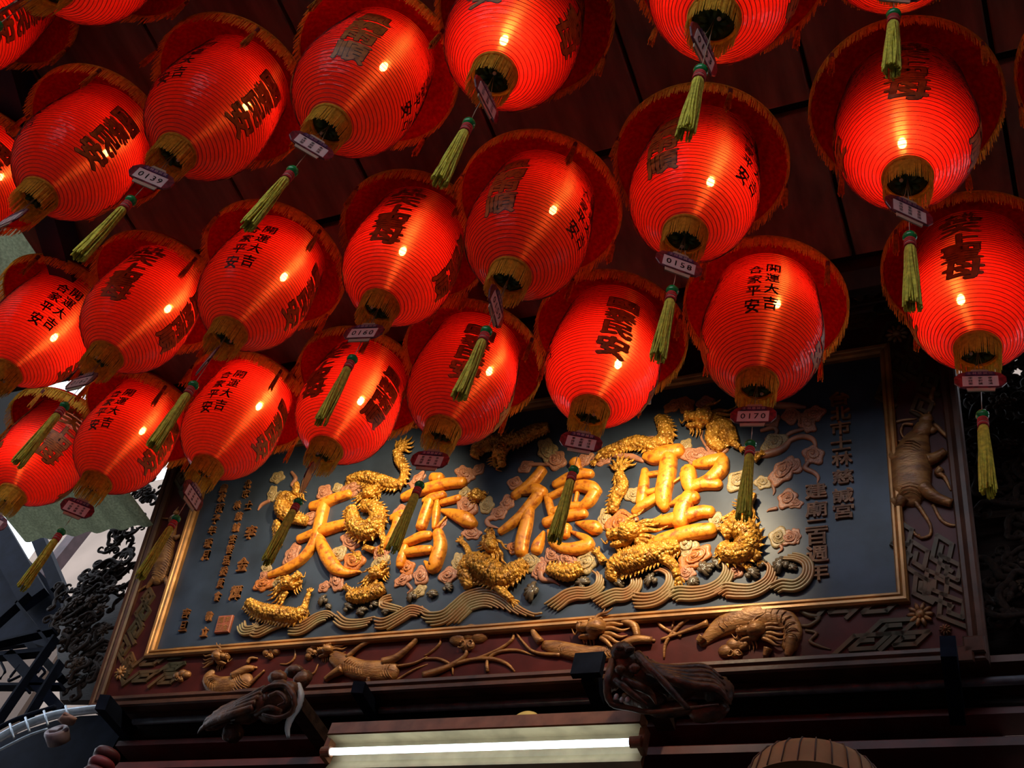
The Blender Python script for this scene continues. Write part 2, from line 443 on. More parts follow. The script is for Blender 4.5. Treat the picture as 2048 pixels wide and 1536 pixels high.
for z, r in ((-.268, .0125), (-.2775, .0132), (-.287, .0128)): bands.lathe([(z-.0042, .004), (z-.0040, r), (z+.0040, r), (z+.0042, .004)], seg=14)
ME_BANDS = bands.mesh('red_binding', M_RED)
wb = MB()
for z, r in ((-.2728, .0122), (-.2822, .0126)): wb.lathe([(z-.001, .004), (z-.001, r), (z+.001, r), (z+.001, .004)], seg=14)
ME_WB = wb.mesh('white_binding', M_WHITE)
bead = MB(); bead.blob((0, 0, -.249), (.0155, .0155, .0135), 16, 10); ME_BEAD = bead.mesh('bead', M_BEAD)
cord = MB(); cord.tube([(0, 0, .0), (.001, 0, -.06), (0, .001, -.12), (0, 0, -.2), (0, 0, -.27)], .0013, seg=5); ME_CORD = cord.mesh('tassel_cord', M_CLEAR)
bt = tassel_mesh(-.032, -.118, .0062, .0085, 18, 9, .0018)
bt.tube([(0, 0, .004), (0, 0, -.034)], .0014, seg=4)
ME_BTASSEL = bt.mesh('brim_tassel', M_ORANGE_YARN)
bk = MB()
for z in (-.014, -.022, -.030): bk.lathe([(z-.003, .002), (z-.003, .0058), (z+.003, .0058), (z+.003, .002)], seg=8)
ME_BKNOT = bk.mesh('dark_knot', mat('dark_knot_thread', (0.2, 0.04, 0.03), .7))
bulb = MB(); bulb.lathe([(-.018, .0005), (-.0165, .006), (-.012, .0085), (-.006, .0100), (.002, .0098), (.010, .0080), (.016, .0065)], seg=14, closed_top=True)
ME_BULB = bulb.mesh('bulb', M_BULB); ME_BULB_HI = bulb.mesh('bulb', M_BULB_HI); ME_BULB_LO = bulb.mesh('bulb', M_BULB_LO)
sock = MB(); sock.lathe([(.014, .0095), (.040, .0105), (.046, .006), (.05, .002)], seg=12, closed_bot=True); ME_SOCK = sock.mesh('bulb_socket', M_DARKPLASTIC)

# --- printed characters, wrapped on the film
TXT_CACHE = {}
def text_mesh(s, size, offset=0.0, align='CENTER'):
    c = bpy.data.curves.new('glyphs', 'FONT'); c.body = s; c.size = size; c.offset = offset
    c.align_x = align; c.align_y = 'CENTER'; c.resolution_u = 2
    o = bpy.data.objects.new('glyphs', c); COL.objects.link(o)
    dg = bpy.context.evaluated_depsgraph_get()
    me = bpy.data.meshes.new_from_object(o.evaluated_get(dg))
    bpy.data.objects.remove(o); bpy.data.curves.remove(c)
    return me
import bmesh
def glyph(ch, w, h, offset=0.0, cut=None):
    """one character as verts (x,y) centred, fitted to w x h, and faces; offset thickens the strokes; optional grid cut"""
    key = (ch, round(w, 4), round(h, 4), offset, cut)
    if key in TXT_CACHE: return TXT_CACHE[key]
    me = text_mesh(ch, 1.0, 0.0)
    P0_ = np.array([v.co[:2] for v in me.vertices]); lo, hi = P0_.min(0), P0_.max(0)
    c = (lo+hi)/2; ext = np.maximum(hi-lo, [.55, .55]); sc = np.array([w, h])/ext
    bm = bmesh.new(); bm.from_mesh(me)
    for v in bm.verts:
        v.co.x = (v.co.x - c[0])*sc[0]; v.co.y = (v.co.y - c[1])*sc[1]; v.co.z = 0
    bmesh.ops.remove_doubles(bm, verts=bm.verts, dist=1e-6)
    if cut:
        for ax, L in ((0, w), (1, h)):
            k = math.ceil(L/cut)
            for i in range(1, k):
                co = [0, 0, 0]; no = [0, 0, 0]; co[ax] = -L/2 + L*i/k; no[ax] = 1
                bmesh.ops.bisect_plane(bm, geom=bm.verts[:]+bm.edges[:]+bm.faces[:], plane_co=co, plane_no=no)
    bm.verts.index_update()
    V = [(v.co.x, v.co.y) for v in bm.verts]; F = [tuple(v.index for v in f.verts) for f in bm.faces]
    bm.free(); bpy.data.meshes.remove(me)
    if offset:
        k = 4 if offset < .03 else 8; V0 = V; F0 = F; V = []; F = []
        for i in range(k):
            a = 2*PI*(i+.5)/k; d = (offset*math.cos(a)*w*1.1, offset*math.sin(a)*h*1.1); n = len(V)
            V += [(x+d[0], y+d[1]) for x, y in V0]; F += [tuple(q+n for q in f) for f in F0]
    TXT_CACHE[key] = (V, F)
    return V, F
def wrap_chars(items, az0, off, offset):
    """items: (char, centre tangential offset x, centre z, w, h); onto the film at azimuth az0"""
    mb = MB()
    for ch, x0, z0, w, h in items:
        V, F = glyph(ch, w, h, offset, 0.014); P = []
        r0 = r_at(z0)
        for x, y in V:
            z = z0 + y
            # text keeps its tangential width at its own height
            r = r_at(min(max(z, 0.0), .42)) + off; a = az0 + (x0 + x)/r0
            P.append((r*math.cos(a), r*math.sin(a), z))
        mb.add(P, F)
    return mb
col4 = lambda s, w, h, top, pitch: [(c, 0, top - pitch*i, w, h) for i, c in enumerate(s)]
PANELS = [
    ('T', [('士', -.021, .388, .030, .025), ('林', .021, .388, .032, .025), ('慈', -.038, .361, .031, .025), ('諴', 0, .361, .033, .025), ('宮', .038, .361, .031, .025)]
          + [(c, 0, z, w, .056) for c, z, w in (('天', .312, .094), ('上', .252, .088), ('聖', .192, .094), ('母', .131, .092))]),
    ('W', col4('風調雨順', .086, .058, .312, .0645)),
    ('B', None),
    ('K', col4('國泰民安', .088, .058, .312, .0645)),
]
ME_PRINT = []
for i, (k, items) in enumerate(PANELS):
    az = i * PI/2
    if k == 'B':
        blk = [(c, .0235, .322 - .058*j, .037, .044) for j, c in enumerate('開運大吉')] + [(c, -.0235, .310 - .058*j, .037, .044) for j, c in enumerate('合家平安')]
        ME_PRINT.append(('black_greeting', wrap_chars(blk, az, .0022, .026).mesh('black_greeting', M_INKBLACK, False), None))
    else:
        a = wrap_chars(items, az, .0018, .055).mesh('ink_outline', M_INKBLACK, False)
        b = wrap_chars(items, az, .0027, .032).mesh('gilt_blessing', M_INKBROWN, False)
        ME_PRINT.append(('gilt_blessing', b, a))
# --- tags
tp_ = MB()
oc = []
for sx_, sy_ in ((1, 1), (-1, 1), (-1, -1), (1, -1)):
    seq = [(0.058, 0.012), (.046, .030), (.030, .036)]
    if sx_*sy_ < 0: seq = seq[::-1]
    oc += [(sx_*x, sy_*y) for x, y in seq]
tp_.prism(oc, -.0022, .0022, .0012)
def to_tag(mb):
    """x,y,z(front) of the plate -> lantern space: plate upright, its front to local -y"""
    mb.v = [(x, -z, y - .140) for x, y, z in mb.v]; return mb
ME_TAG = to_tag(tp_).mesh('tag_plate', M_TAGRED, False)
lb = MB(); lb.prism([(-.040, -.030), (.040, -.030), (.040, .014), (-.040, .014)], .0022, .0034); pass
ME_LABEL = to_tag(lb).mesh('tag_label', M_PAPER, False)
hd = MB(); hd.prism([(-.034, .018), (.034, .018), (.030, .034), (-.030, .034)], .0022, .0036); pass
ME_TAGHEAD = to_tag(hd).mesh('tag_header', M_TAGPURPLE, False)
cl = MB(); cl.prism([(-.030, -.048), (.030, -.048), (.032, -.034), (-.032, -.034)], -.0015, .0015); ctop = MB(); ctop.prism([(-.022, .034), (.022, .034), (.018, .046), (-.018, .046)], -.0015, .0015)
ST = MB()
for s in (-1, 1): ST.tube([(s*.012, .044, 0), (s*.006, .075, 0), (0, .140, 0)], .0008, seg=4)
ME_TAGCLIP = to_tag(cl).mesh('tag_clip', M_CLEAR, False)
ME_TAGTOP = to_tag(ctop).mesh('tag_hanger', M_CLEAR, False)
ME_TAGSTR = to_tag(ST).mesh('tag_strings', M_CLEAR, False)
def tag_text(txt):
    mb = MB(); z = .0040
    if txt.isdigit():
        for i, c in enumerate(txt):
            V, F = glyph(c, .0145, .022, .02); mb.add([(x - .0255 + .017*i, y - .008, z) for x, y in V], F)
    else:
        cols = txt.split('/')
        for j, colm in enumerate(cols):
            for i, c in enumerate(colm):
                V, F = glyph(c, .0095, .0095, .012); mb.add([(x + .022 - .022*j, y + .005 - .0125*i, z) for x, y in V], F)
    h = MB()
    for i, c in enumerate('士林慈諴宮'):
        V, F = glyph(c, .0095, .0105, .015); h.add([(x - .024 + .012*i, y + .026, .0040) for x, y in V], F)
    return to_tag(mb).mesh('tag_writing', M_INKBLACK, False), to_tag(h).mesh('tag_heading', M_PAPER, False)
_tt = {}
def tag_meshes(txt):
    if txt not in _tt: _tt[txt] = tag_text(txt)
    return _tt[txt]

NAMES = '李佳鴻/李郭嬌/李詩雯'
# id: neck pixel, yaw of the first panel, hot spot pixel, tag slope (dx,dy), tag text, label
LANTERNS = [
 ('T', (25, 990), -28, (52, 905), (50, 25), NAMES, 'red lantern cut by the left edge, last of the row before the plaque'),
 ('S', (193, 965), -256, (286, 862), (50, 20), NAMES, 'red lantern over the lower-left wall opening, black greeting left of gilt letters'),
 ('R', (415, 935), -253, (520, 813), (20, 30), NAMES, 'bright red lantern hanging over the plaque corner with the small dedication columns'),
 ('Q', (652, 900), -100, (722, 800), (10, -40), NAMES, 'brightest red lantern, just above the big leftmost plaque character, tag edge-on'),
 ('P', (886, 860), 37, (979, 742), (55, 5), NAMES, 'red lantern with a name tag above the second plaque character from the left'),
 ('O', (1180, 822), 36, (1237, 728), (55, 10), NAMES, 'bright red lantern with gilt column facing out, above the third plaque character'),
 ('N', (1514, 768), -255, (1557, 606), (55, 0), '0170', 'red lantern with tag 0170 and black greeting, above the dark right end of plaque'),
 ('G', (1955, 700), -92, (1920, 600), (65, -2), NAMES, 'large red lantern at the right edge with a flat white name tag'),
 ('M', (12, 745), -213, (108, 675), (50, -20), NAMES, 'red lantern cut by the left edge with two black columns, middle row'),
 ('L', (212, 712), -70, (335, 617), (50, -12), '0162', 'red lantern with tag 0162, gilt letters on both sides of its glow'),
 ('K', (458, 665), 112, (570, 555), (45, -50), NAMES, 'red lantern with black greeting and an edge-on white tag, middle row'),
 ('J', (760, 612), -73, (808, 503), (55, -2), '0160', 'red lantern with tag 0160 and gilt temple name facing out'),
 ('I', (1020, 552), -180, (1107, 418), (15, 55), '0159', 'red lantern with a nearly edge-on number tag between tags 0160 and 0158'),
 ('H', (1370, 470), -192, (1422, 363), (60, 22), '0158', 'red lantern with tag 0158, gilt letters left and black letters right'),
 ('F', (1815, 358), -79, (1805, 308), (55, 25), NAMES, 'largest fully visible red lantern, at upper right, with a slanted white tag'),
 ('A', (78, 390), -283, (212, 305), (45, -20), NAMES, 'red lantern at far left of the nearer row, beside the dark blue ceiling beam'),
 ('B', (352, 305), -268, (490, 215), (60, 25), '0139', 'red lantern with tag 0139 in the nearer row'),
 ('C', (660, 250), -149, (765, 130), (70, 40), NAMES, 'red lantern in the nearer row with a purple-bordered name tag and green bead'),
 ('D', (988, 150), 4, (1007, 85), (30, 60), NAMES, 'red lantern cut by the top edge with a steeply slanted narrow name tag'),
 ('E', (1428, 40), 20, (1440, -60), (25, 50), '0153', 'red lantern cut by the top edge, seen into its neck past a number tag'),
 ('Y', (1790, -62), -80, (1780, -150), (55, 5), NAMES, 'red lantern above the top edge, only its bottom curve and yellow tassel showing'),
 ('Z', (2292, 264), -60, (2290, 180), (50, 5), NAMES, 'red lantern mostly outside the right edge, only its fringed brim showing'),
 ('W', (-164, 452), -290, (0, 355), (50, -20), NAMES, 'red lantern mostly outside the left edge, beside the nearer row'),
 ('V', (104, -30), 110, (190, -110), (45, -30), NAMES, 'red lantern cut by the top edge near the upper left corner, fringed brim below it'),
 ('U', (-140, 82), 110, (-60, 0), (45, -30), NAMES, 'red lantern in the upper left corner with black letters along its side'),
]
def solve_tag_angle(P, slope):
    best = None; c0 = project(P)
    for th in np.linspace(-PI, PI, 360, endpoint=False):
        h = np.array([math.cos(th), math.sin(th), 0]); d = project(P + h*.02) - c0
        L = np.linalg.norm(d)*np.hypot(*slope)
        cosang = (d @ np.array(slope))/L
        if best is None or cosang > best[0]: best = (cosang, th)
    return best[1]
ZREL = {'T': 2.72, 'S': 2.66, 'R': 2.66, 'Q': 2.64, 'P': 2.60, 'M': 2.64, 'L': 2.57, 'K': 2.54, 'J': 2.60, 'I': 2.49, 'E': 2.44, 'Y': 2.68, 'U': 2.62, 'D': 2.56, 'C': 2.56, 'B': 2.56, 'A': 2.57, 'W': 2.6}
for key, neck, yaw, hot, slope, ttxt, label in LANTERNS:
    P = at_z(*neck, ZREL.get(key, 2.53))
    root = thing('lantern', label, 'lantern', P, 'red lanterns hung in rows under the ceiling')
    ya = math.radians(yaw)
    root.rotation_euler = (rng.uniform(-.02, .02), rng.uniform(-.02, .02), ya)
    b = link('body', ME_BODY, root)
    link('rib_wires', ME_RIBS, b, kind='stuff')
    for nm, m1, m2 in ME_PRINT:
        o1 = link(nm, m1, b)
        if m2 is not None: link('ink_outline', m2, b)
    br = link('brim', ME_BRIM, root)
    link('brim_braid', ME_TRIM, br); link('brim_fringe', ME_BFRINGE, br, kind='stuff')
    for k in range(4):
        a = PI/4 + k*PI/2 + rng.uniform(-.08, .08)
        bt_ = link('brim_tassel', ME_BTASSEL, root, loc=(.2325*math.cos(a), .2325*math.sin(a), .366))
        link('dark_knot', ME_BKNOT, bt_)
    nk = link('neck_ring', ME_NECK, root); link('neck_fringe', ME_NFRINGE, nk, kind='stuff')
    orn = link('bottom_ornament', ME_PLATE, root); link('ornament_stud', ME_DOT, orn)
    # bulb: where the photograph shows its glow
    d = ray(*hot); dxy = d[:2]; s = ((P - CAMP)[:2] @ dxy)/(dxy @ dxy); q = CAMP + d*s - P
    dh = np.linalg.norm(dxy); el = d[2]/dh                              # walk back along the sight line, towards the viewer
    step = .055; q = q - np.array([dxy[0]/dh, dxy[1]/dh, el])*step
    lim = math.hypot(q[0], q[1]); q[:2] *= min(1, .085/max(lim, 1e-6)); q[2] = min(max(q[2], .07), .33)
    ca, sa = math.cos(-ya), math.sin(-ya)
    bl = (q[0]*ca - q[1]*sa, q[0]*sa + q[1]*ca, q[2])
    bu = link('bulb', ME_BULB_HI if key in 'OQR' else ME_BULB_LO if key in 'ABUVWIT' else ME_BULB, root, loc=bl); link('bulb_socket', ME_SOCK, bu)
    lw = MB(); lw.tube([(bl[0], bl[1], bl[2]+.045), (bl[0]*.4, bl[1]*.4, .425), (0, 0, .45), (0, 0, CEIL_Z - P[2])], .002, seg=5)
    lw.build('hanging_cord', M_DARKPLASTIC, root)
    th = solve_tag_angle(P + np.array([0, 0, -.14]), slope) - ya
    tg = link('tag_plate', ME_TAG, root); tg.rotation_euler = (rng.uniform(-.12, .05), 0, th)
    for m_ in (ME_LABEL, ME_TAGHEAD, ME_TAGCLIP, ME_TAGTOP, ME_TAGSTR): link(m_.name, m_, tg)
    m1, m2 = tag_meshes(ttxt); link('tag_writing', m1, tg); link('tag_heading', m2, tg)
    link('tassel_cord', ME_CORD, root); link('bead', ME_BEAD, root)
    ts = link('tassel', ME_TASSEL, root); link('red_binding', ME_BANDS, ts); link('white_binding', ME_WB, ts)
    ts.rotation_euler = (0, 0, rng.uniform(0, 6))

# ------------------------------------------------------------------ the carved plaque
TILT = math.radians(16.5)
UP = np.array([0, -math.sin(TILT), math.cos(TILT)]); NRM = np.array([0, -math.cos(TILT), -math.sin(TILT)])
_w = ray(1000, 1250); PL0 = CAMP + _w*(3.3/_w[1])
PLM = np.stack([np.array([1.0, 0, 0]), UP, NRM], 1)
def uv(px, py):
    w = ray(px, py); p = CAMP + w*(((PL0 - CAMP) @ NRM)/(w @ NRM)) - PL0
    return np.array([p[0], p @ UP])
PXM = 1/425.0                                    # metres per photo pixel on the plaque
U0, U1, V0, V1 = -1.79, 1.572, 0.0, 1.06         # board
B = 0.262                                        # width of the carved border
M_BOARD = mat('blue_black_lacquer', (0.052, 0.073, 0.116), 0.40, var=0.45, scale=5, bump=0.06, bscale=14, col2=(0.026, 0.034, 0.050), coat=0.0, spec=0.3, thr=(.3, .7))
M_GILT = mat('orange_gilt_letter', (0.84, 0.30, 0.022), 0.38, metal=0.1, col2=(0.40, 0.09, 0.010), scale=42, bump=0.2, bscale=70, thr=(.32, .52))
M_DRAGON = mat('gold_dragon', (0.72, 0.34, 0.045), 0.36, metal=0.25, col2=(0.26, 0.10, 0.015), scale=30, bump=0.2, bscale=70, thr=(.3, .55))
add_scales(M_DRAGON, 62, 0.9, .4)
M_CLOUD = [mat('cloud_pink', (0.60, 0.25, 0.13), 0.45, col2=(0.24, 0.10, 0.06), scale=11),
           mat('cloud_ochre', (0.58, 0.40, 0.17), 0.45, col2=(0.20, 0.15, 0.08), scale=11),
           mat('cloud_orange', (0.70, 0.22, 0.04), 0.45, col2=(0.28, 0.09, 0.03), scale=11)]
M_WAVE = mat('wave_bronze', (0.30, 0.24, 0.12), 0.35, col2=(0.34, 0.14, 0.05), scale=7, bump=0.1)
M_FOAM = mat('wave_foam_dark', (0.06, 0.055, 0.05), 0.25, col2=(0.16, 0.11, 0.06), scale=20)
M_LETTER = mat('small_gilt_letter', (0.50, 0.20, 0.06), 0.45, col2=(0.26, 0.09, 0.025), scale=30)
M_BORDER = mat('maroon_lacquer', (0.075, 0.013, 0.011), 0.42, var=0.4, scale=6, bump=0.1, spec=0.2)
M_MOULD = mat('gilt_moulding', (0.46, 0.21, 0.06), 0.35, metal=0.3, var=0.4, scale=9, bump=0.1)
M_OUTER = mat('brown_moulding', (0.085, 0.032, 0.018), 0.4, var=0.4, scale=9, bump=0.15, spec=0.3)
M_FRET = mat('fret_bronze', (0.14, 0.065, 0.026), 0.42, col2=(0.055, 0.048, 0.028), scale=5, bump=0.12, spec=0.25)
M_BEAST = mat('brown_gilt_beast', (0.42, 0.19, 0.055), 0.4, metal=0.2, col2=(0.17, 0.065, 0.02), scale=16, bump=0.3, bscale=60, stretch=(1, 2.5, 1))
M_SEAL = mat('red_seal', (0.38, 0.10, 0.05), 0.5, var=0.3, scale=30)

plaque = thing('carved_temple_plaque', 'huge dark blue temple plaque with four gilt characters, dragons and carved maroon frame', 'plaque', PL0, M3=PLM)
bo = MB(); bo.box(((U0+U1)/2, (V0+V1)/2, -.03), (U1-U0+.04, V1-V0+.04, .06)); bo.build('board', M_BOARD, plaque, smooth=False)

def bar(mb, p, q, prof):
    """moulding of cross-section prof [(offset outward, height)] from p to q on the plaque, mitred at 45 degrees"""
    p = np.array(p, float); q = np.array(q, float); d = (q-p)/np.linalg.norm(q-p); o = np.array([d[1], -d[0]])
    V = []
    for e, s in ((p, -1), (q, 1)):
        for a, h in prof: V.append((*(e + o*a + d*s*a), h))
    n = len(prof); F = [(i, i+1, n+i+1, n+i) for i in range(n-1)]
    F.append(tuple(range(n-1, -1, -1))); F.append(tuple(range(n, 2*n)))
    mb.add(V, F)
corners = [(U0, V0), (U1, V0), (U1, V1), (U0, V1)]
inner_prof = [(0, -.02), (0, .020), (.006, .030), (.014, .032), (.018, .026), (.024, .034), (.034, .036), (.042, .028), (.044, -.02)]
flat_prof = [(.044, -.03), (.044, .006), (B-.03, .006), (B-.03, -.03)]
outer_prof = [(B-.042, -.04), (B-.042, .024), (B-.036, .034), (B-.022, .038), (B-.012, .030), (B-.006, .040), (B+.010, .042), (B+.018, .034), (B+.018, -.05)]
for i in range(4):
    p, q = corners[i], corners[(i+1) % 4]
    m = MB(); bar(m, p, q, flat_prof); m.build('border_panel', M_BORDER, plaque, smooth=False)
    m = MB(); bar(m, p, q, inner_prof); m.build('inner_moulding', M_MOULD, plaque, smooth=False)
    m = MB(); bar(m, p, q, outer_prof); m.build('outer_moulding', M_OUTER, plaque, smooth=False)

# ---- relief primitives in plaque space (u, v, w)
def stroke(mb, pts, n=None, base=0.0, flat=.85, seg=11, cap=True):
    """brush stroke: pts (u, v, half width); rounded half section standing on the board"""
    P = np.array(pts, float); n = n or max(8, 5*len(P))
    S = spline(P, n); S[:, 2] = np.maximum(S[:, 2], .0015)
    if cap:
        def ext(a, b):
            d = a[:2]-b[:2]; d = d/max(np.linalg.norm(d), 1e-9); r = a[2]; out = []
            for k in (25, 50, 72, 86): t = math.radians(k); out.append([*(a[:2]+d*r*math.sin(t)*.8), r*math.cos(t)])
            return out
        S = np.vstack([ext(S[0], S[1])[::-1], S, ext(S[-1], S[-2])])
    m = len(S); V = []; F = []; ang = np.linspace(0, PI, seg)
    for i in range(m):
        t = S[min(i+1, m-1), :2]-S[max(i-1, 0), :2]; t = t/max(np.linalg.norm(t), 1e-9); s = np.array([t[1], -t[0]]); r = S[i, 2]
        V.append((*(S[i, :2]+s*r), -.004))
        for a in ang:
            V.append((*(S[i, :2]+s*r*math.cos(a)), base + r*flat*(.25+.75*math.sin(a)**.8)))
        V.append((*(S[i, :2]-s*r), -.004))
    k = seg+2
    for i in range(m-1):
        for j in range(k-1): F.append((i*k+j, i*k+j+1, (i+1)*k+j+1, (i+1)*k+j))
    F.append(tuple(range(k-1, -1, -1))); F.append(tuple((m-1)*k+j for j in range(k)))
    mb.add(V, F)
def rope(mb, pts, base=.006, flat=1.0, seg=8, n=None):
    """round tapering strand: pts (u, v, radius)"""
    S = spline(np.array(pts, float), n or max(6, 4*len(pts))); S[:, 2] = np.maximum(S[:, 2], .0008)
    mb.tube(np.c_[S[:, :2], base + S[:, 2]*.7], S[:, 2], seg=seg, flat=flat)
def conv(off, sc, pts):
    """zoom-crop pixels -> plaque (u, v, half width)"""
    out = []
    for x, y, w in pts: out.append((*uv(off[0]+x/sc, off[1]+y/sc), w/sc*PXM))
    return out
C2, C3, C4, C5, C6, C7, C8 = ((480, 880), 3.84), ((940, 860), 3.84), ((1250, 780), 3.658), ((1600, 700), 3.072), ((1400, 1130), 3.16), ((850, 1180), 3.151), ((180, 1130), 3.012)
CHARS = {
 'gilt_heaven_character': (C2, [
  [(565,520,38),(640,505,45),(740,460,42),(850,425,36)],
  [(660,500,45),(640,580,48),(615,690,46),(580,800,42),(490,920,38),(370,1000,38),(240,1048,27)],
  [(465,770,32),(560,735,38),(680,695,45),(830,650,38)],
  [(610,740,36),(640,820,45),(690,920,54),(750,1000,50),(830,1030,30),(930,1018,7)]]),
 'gilt_equal_character': (C2, [
  [(1490,300,38),(1545,305,42)], [(1265,450,32),(1340,420,38),(1480,375,45),(1600,345,42),(1725,335,38)],
  [(1180,610,30),(1250,590,42),(1300,565,22)], [(1232,600,40),(1200,700,36),(1150,790,36),(1092,850,27)],
  [(1420,475,20),(1480,460,38),(1570,430,30)], [(1472,470,38),(1440,560,42),(1400,680,40)],
  [(1525,480,20),(1515,580,28),(1500,680,18)], [(1560,490,24),(1690,455,27)],
  [(1560,550,14),(1650,580,40),(1750,625,56),(1795,655,40)], [(1520,680,12),(1590,600,8)],
  [(1270,800,24),(1320,785,32),(1400,750,36),(1465,740,30)], [(1260,880,30),(1380,860,36),(1470,850,30)],
  [(1275,830,30),(1250,930,36),(1240,975,30)], [(1530,720,38),(1548,820,48),(1520,930,52),(1490,995,42),(1425,940,8)]]),
 'gilt_virtue_character': (C3, [
  [(560,320,38),(480,420,42),(345,515,30)], [(400,490,22),(500,470,45),(565,490,42)],
  [(545,500,45),(470,590,42),(380,690,38),(240,790,24)], [(460,625,38),(440,740,45),(412,850,48),(402,950,45)],
  [(815,260,45),(840,310,26)], [(660,430,28),(760,380,38),(850,350,42),(935,345,30)],
  [(600,520,24),(620,600,28),(632,660,24)], [(620,520,24),(740,470,30),(860,440,42),(950,460,48),(990,480,30)],
  [(965,490,42),(920,560,42),(860,600,28)], [(770,500,16),(760,590,16)], [(830,490,13),(812,580,13)],
  [(640,640,28),(760,600,30),(880,590,26)], [(590,722,36),(700,682,36),(800,660,38),(885,650,32)],
  [(572,790,10),(535,880,38),(517,935,38)],
  [(608,780,10),(640,870,28),(720,920,38),(830,925,48),(915,895,46),(895,845,30),(785,788,8)],
  [(740,765,45),(740,815,32)], [(820,720,8),(900,742,35),(965,762,48),(990,775,36)]]),
 'gilt_sage_character': (C3, [
  [(1355,215,30),(1430,222,56),(1520,192,58),(1615,172,50)], [(1350,320,24),(1340,440,36),(1320,570,36)],
  [(1272,640,28),(1340,590,38),(1440,530,34)], [(1370,352,18),(1470,340,20)], [(1370,490,22),(1460,470,22)],
  [(1535,220,58),(1522,350,60),(1495,480,56),(1492,570,50),(1502,605,34)],
  [(1735,272,26),(1830,260,45),(1945,232,42)], [(1945,245,46),(1930,320,52),(1850,390,45),(1780,412,32)],
  [(1655,330,36),(1680,335,55),(1690,420,52),(1702,470,40)], [(1700,452,40),(1800,425,42),(1915,430,35)],
  [(1540,430,9),(1640,362,9)], [(1540,582,10),(1640,545,35),(1735,530,42)],
  [(1692,520,48),(1642,620,56),(1622,730,54)], [(1425,720,28),(1500,712,42),(1640,680,46),(1780,640,42),(1855,640,38)],
  [(1400,838,18),(1440,868,42),(1560,842,52),(1720,802,54),(1860,782,48)]]),
}
for nm, ((off, sc), sts) in CHARS.items():
    m = MB()
    for s in sts: stroke(m, conv(off, sc, s), base=.010, flat=1.0)
    m.build(nm, M_GILT, plaque)

# ---- small raised inscriptions, one mesh per character
def raised(ch, px, py, w, h, dep=.012):
    c = uv(px, py); V, F = glyph(ch, w, h, .028)
    n = len(V); mb = MB()
    mb.add([(c[0]+x, c[1]+y, dep) for x, y in V] , F)
    # side walls
    ed = {}
    for f in F:
        for a, b in zip(f, f[1:]+f[:1]):
            if (b, a) in ed: del ed[(b, a)]
            else: ed[(a, b)] = 1
    P = [(c[0]+x, c[1]+y, dep) for x, y in V]+[(c[0]+x, c[1]+y, -.002) for x, y in V]
    mb.add(P, [(a, a+n, b+n, b) for a, b in ed])
    mb.build('inscribed_character', M_LETTER, plaque, smooth=False)
for ch, x, y in (('台',1679,799),('北',1682,829),('市',1682,858),('士',1683,889),('林',1685,920),('慈',1687,955),('諴',1687,993),('宮',1688,1024)): raised(ch, x, y, .076, .060)
for ch, x, y in (('建',1633,984),('廟',1634,1020),('二',1634,1050),('百',1635,1076),('週',1636,1110),('年',1636,1146)): raised(ch, x, y, .080, .064 if ch != '二' else .034)
for ch, x, y in (('歲',449,978),('次',445,996),('丙',441,1018),('子',433,1040),('年',426,1062),('瑞',418,1088),('月',413,1112),('吉',374,1228),('旦',369,1254)): raised(ch, x, y, .040, .048)
for ch, x, y in (('北',497,970),('市',493,989),('士',499,1012),('林',476,1012),('慈',479,1034),('諴',474,1056),('宮',467,1080),('管',461,1100),('理',455,1122),('委',449,1144),('員',443,1168),('會',437,1194),('敬',420,1234),('立',411,1265)): raised(ch, x, y, .036, .046)
for ch, x, y in (('李',503,1066),('金',487,1130),('輝',473,1187)): raised(ch, x, y, .058, .070)
sl = MB(); su, sv = uv(450, 1250); sl.cbox((su, sv, .006), (.082, .085, .016), .003)
seal = sl.build('seal_block', M_SEAL, plaque, smooth=False)
sm = MB()
for i, ch in enumerate('李金輝印'):
    V, F = glyph(ch, .030, .032, .0); ox, oy = su + (.018 if i < 2 else -.018), sv + (.019 if i % 2 == 0 else -.019)
    sm.add([(ox+x, oy+y, .0155) for x, y in V], F)
sm.build('seal_characters', M_MOULD, seal, smooth=False)

# ---- clouds
def cloud_mesh(kind, seed):
    rs = np.random.RandomState(seed); mb = MB(); n = 40; lob = (5, 6, 4)[kind]; R = []
    for i in range(n):
        a = 2*PI*i/n; R.append((1 + .12*math.cos(lob*a + seed))*(1 - .22*abs(math.sin(a))))
    prof = [(1.0, -.05), (1.0, .16), (.93, .26), (.78, .30), (.66, .24), (.50, .34), (.25, .42), (.02, .44)]
    V = []; F = []
    for k, h in prof:
        for i in range(n): a = 2*PI*i/n; V.append((R[i]*k*math.cos(a), R[i]*k*math.sin(a), h))
    for j in range(len(prof)-1):
        for i in range(n): q = (i+1) % n; F.append((j*n+i, j*n+q, (j+1)*n+q, (j+1)*n+i))
    mb.add(V, F)
    t = np.linspace(0, 1, 34); a = t*PI*3.2 + seed; r = .10 + .58*t
    mb.tube(np.stack([r*np.cos(a), r*np.sin(a)*.8, .42 - .14*t], -1), np.linspace(.10, .075, 34), seg=6)
    mb.blob((0, 0, .46), (.15, .13, .12), 8, 6)
    return mb
ME_CLOUD = [[cloud_mesh(k, k*3+1).mesh('cloud', M_CLOUD[c]) for c in range(3)] for k in range(3)]
def cloud(px, py, size, rot=0.0, c=0, k=0, asp=1.0):
    o = link('cloud', ME_CLOUD[k % 3][c], plaque); p = uv(px, py); s = size*PXM
    o.location = (p[0], p[1], -.002); o.scale = (s*asp, s/asp**.5, max(s*.85, .02)); o.rotation_euler = (0, 0, rot)
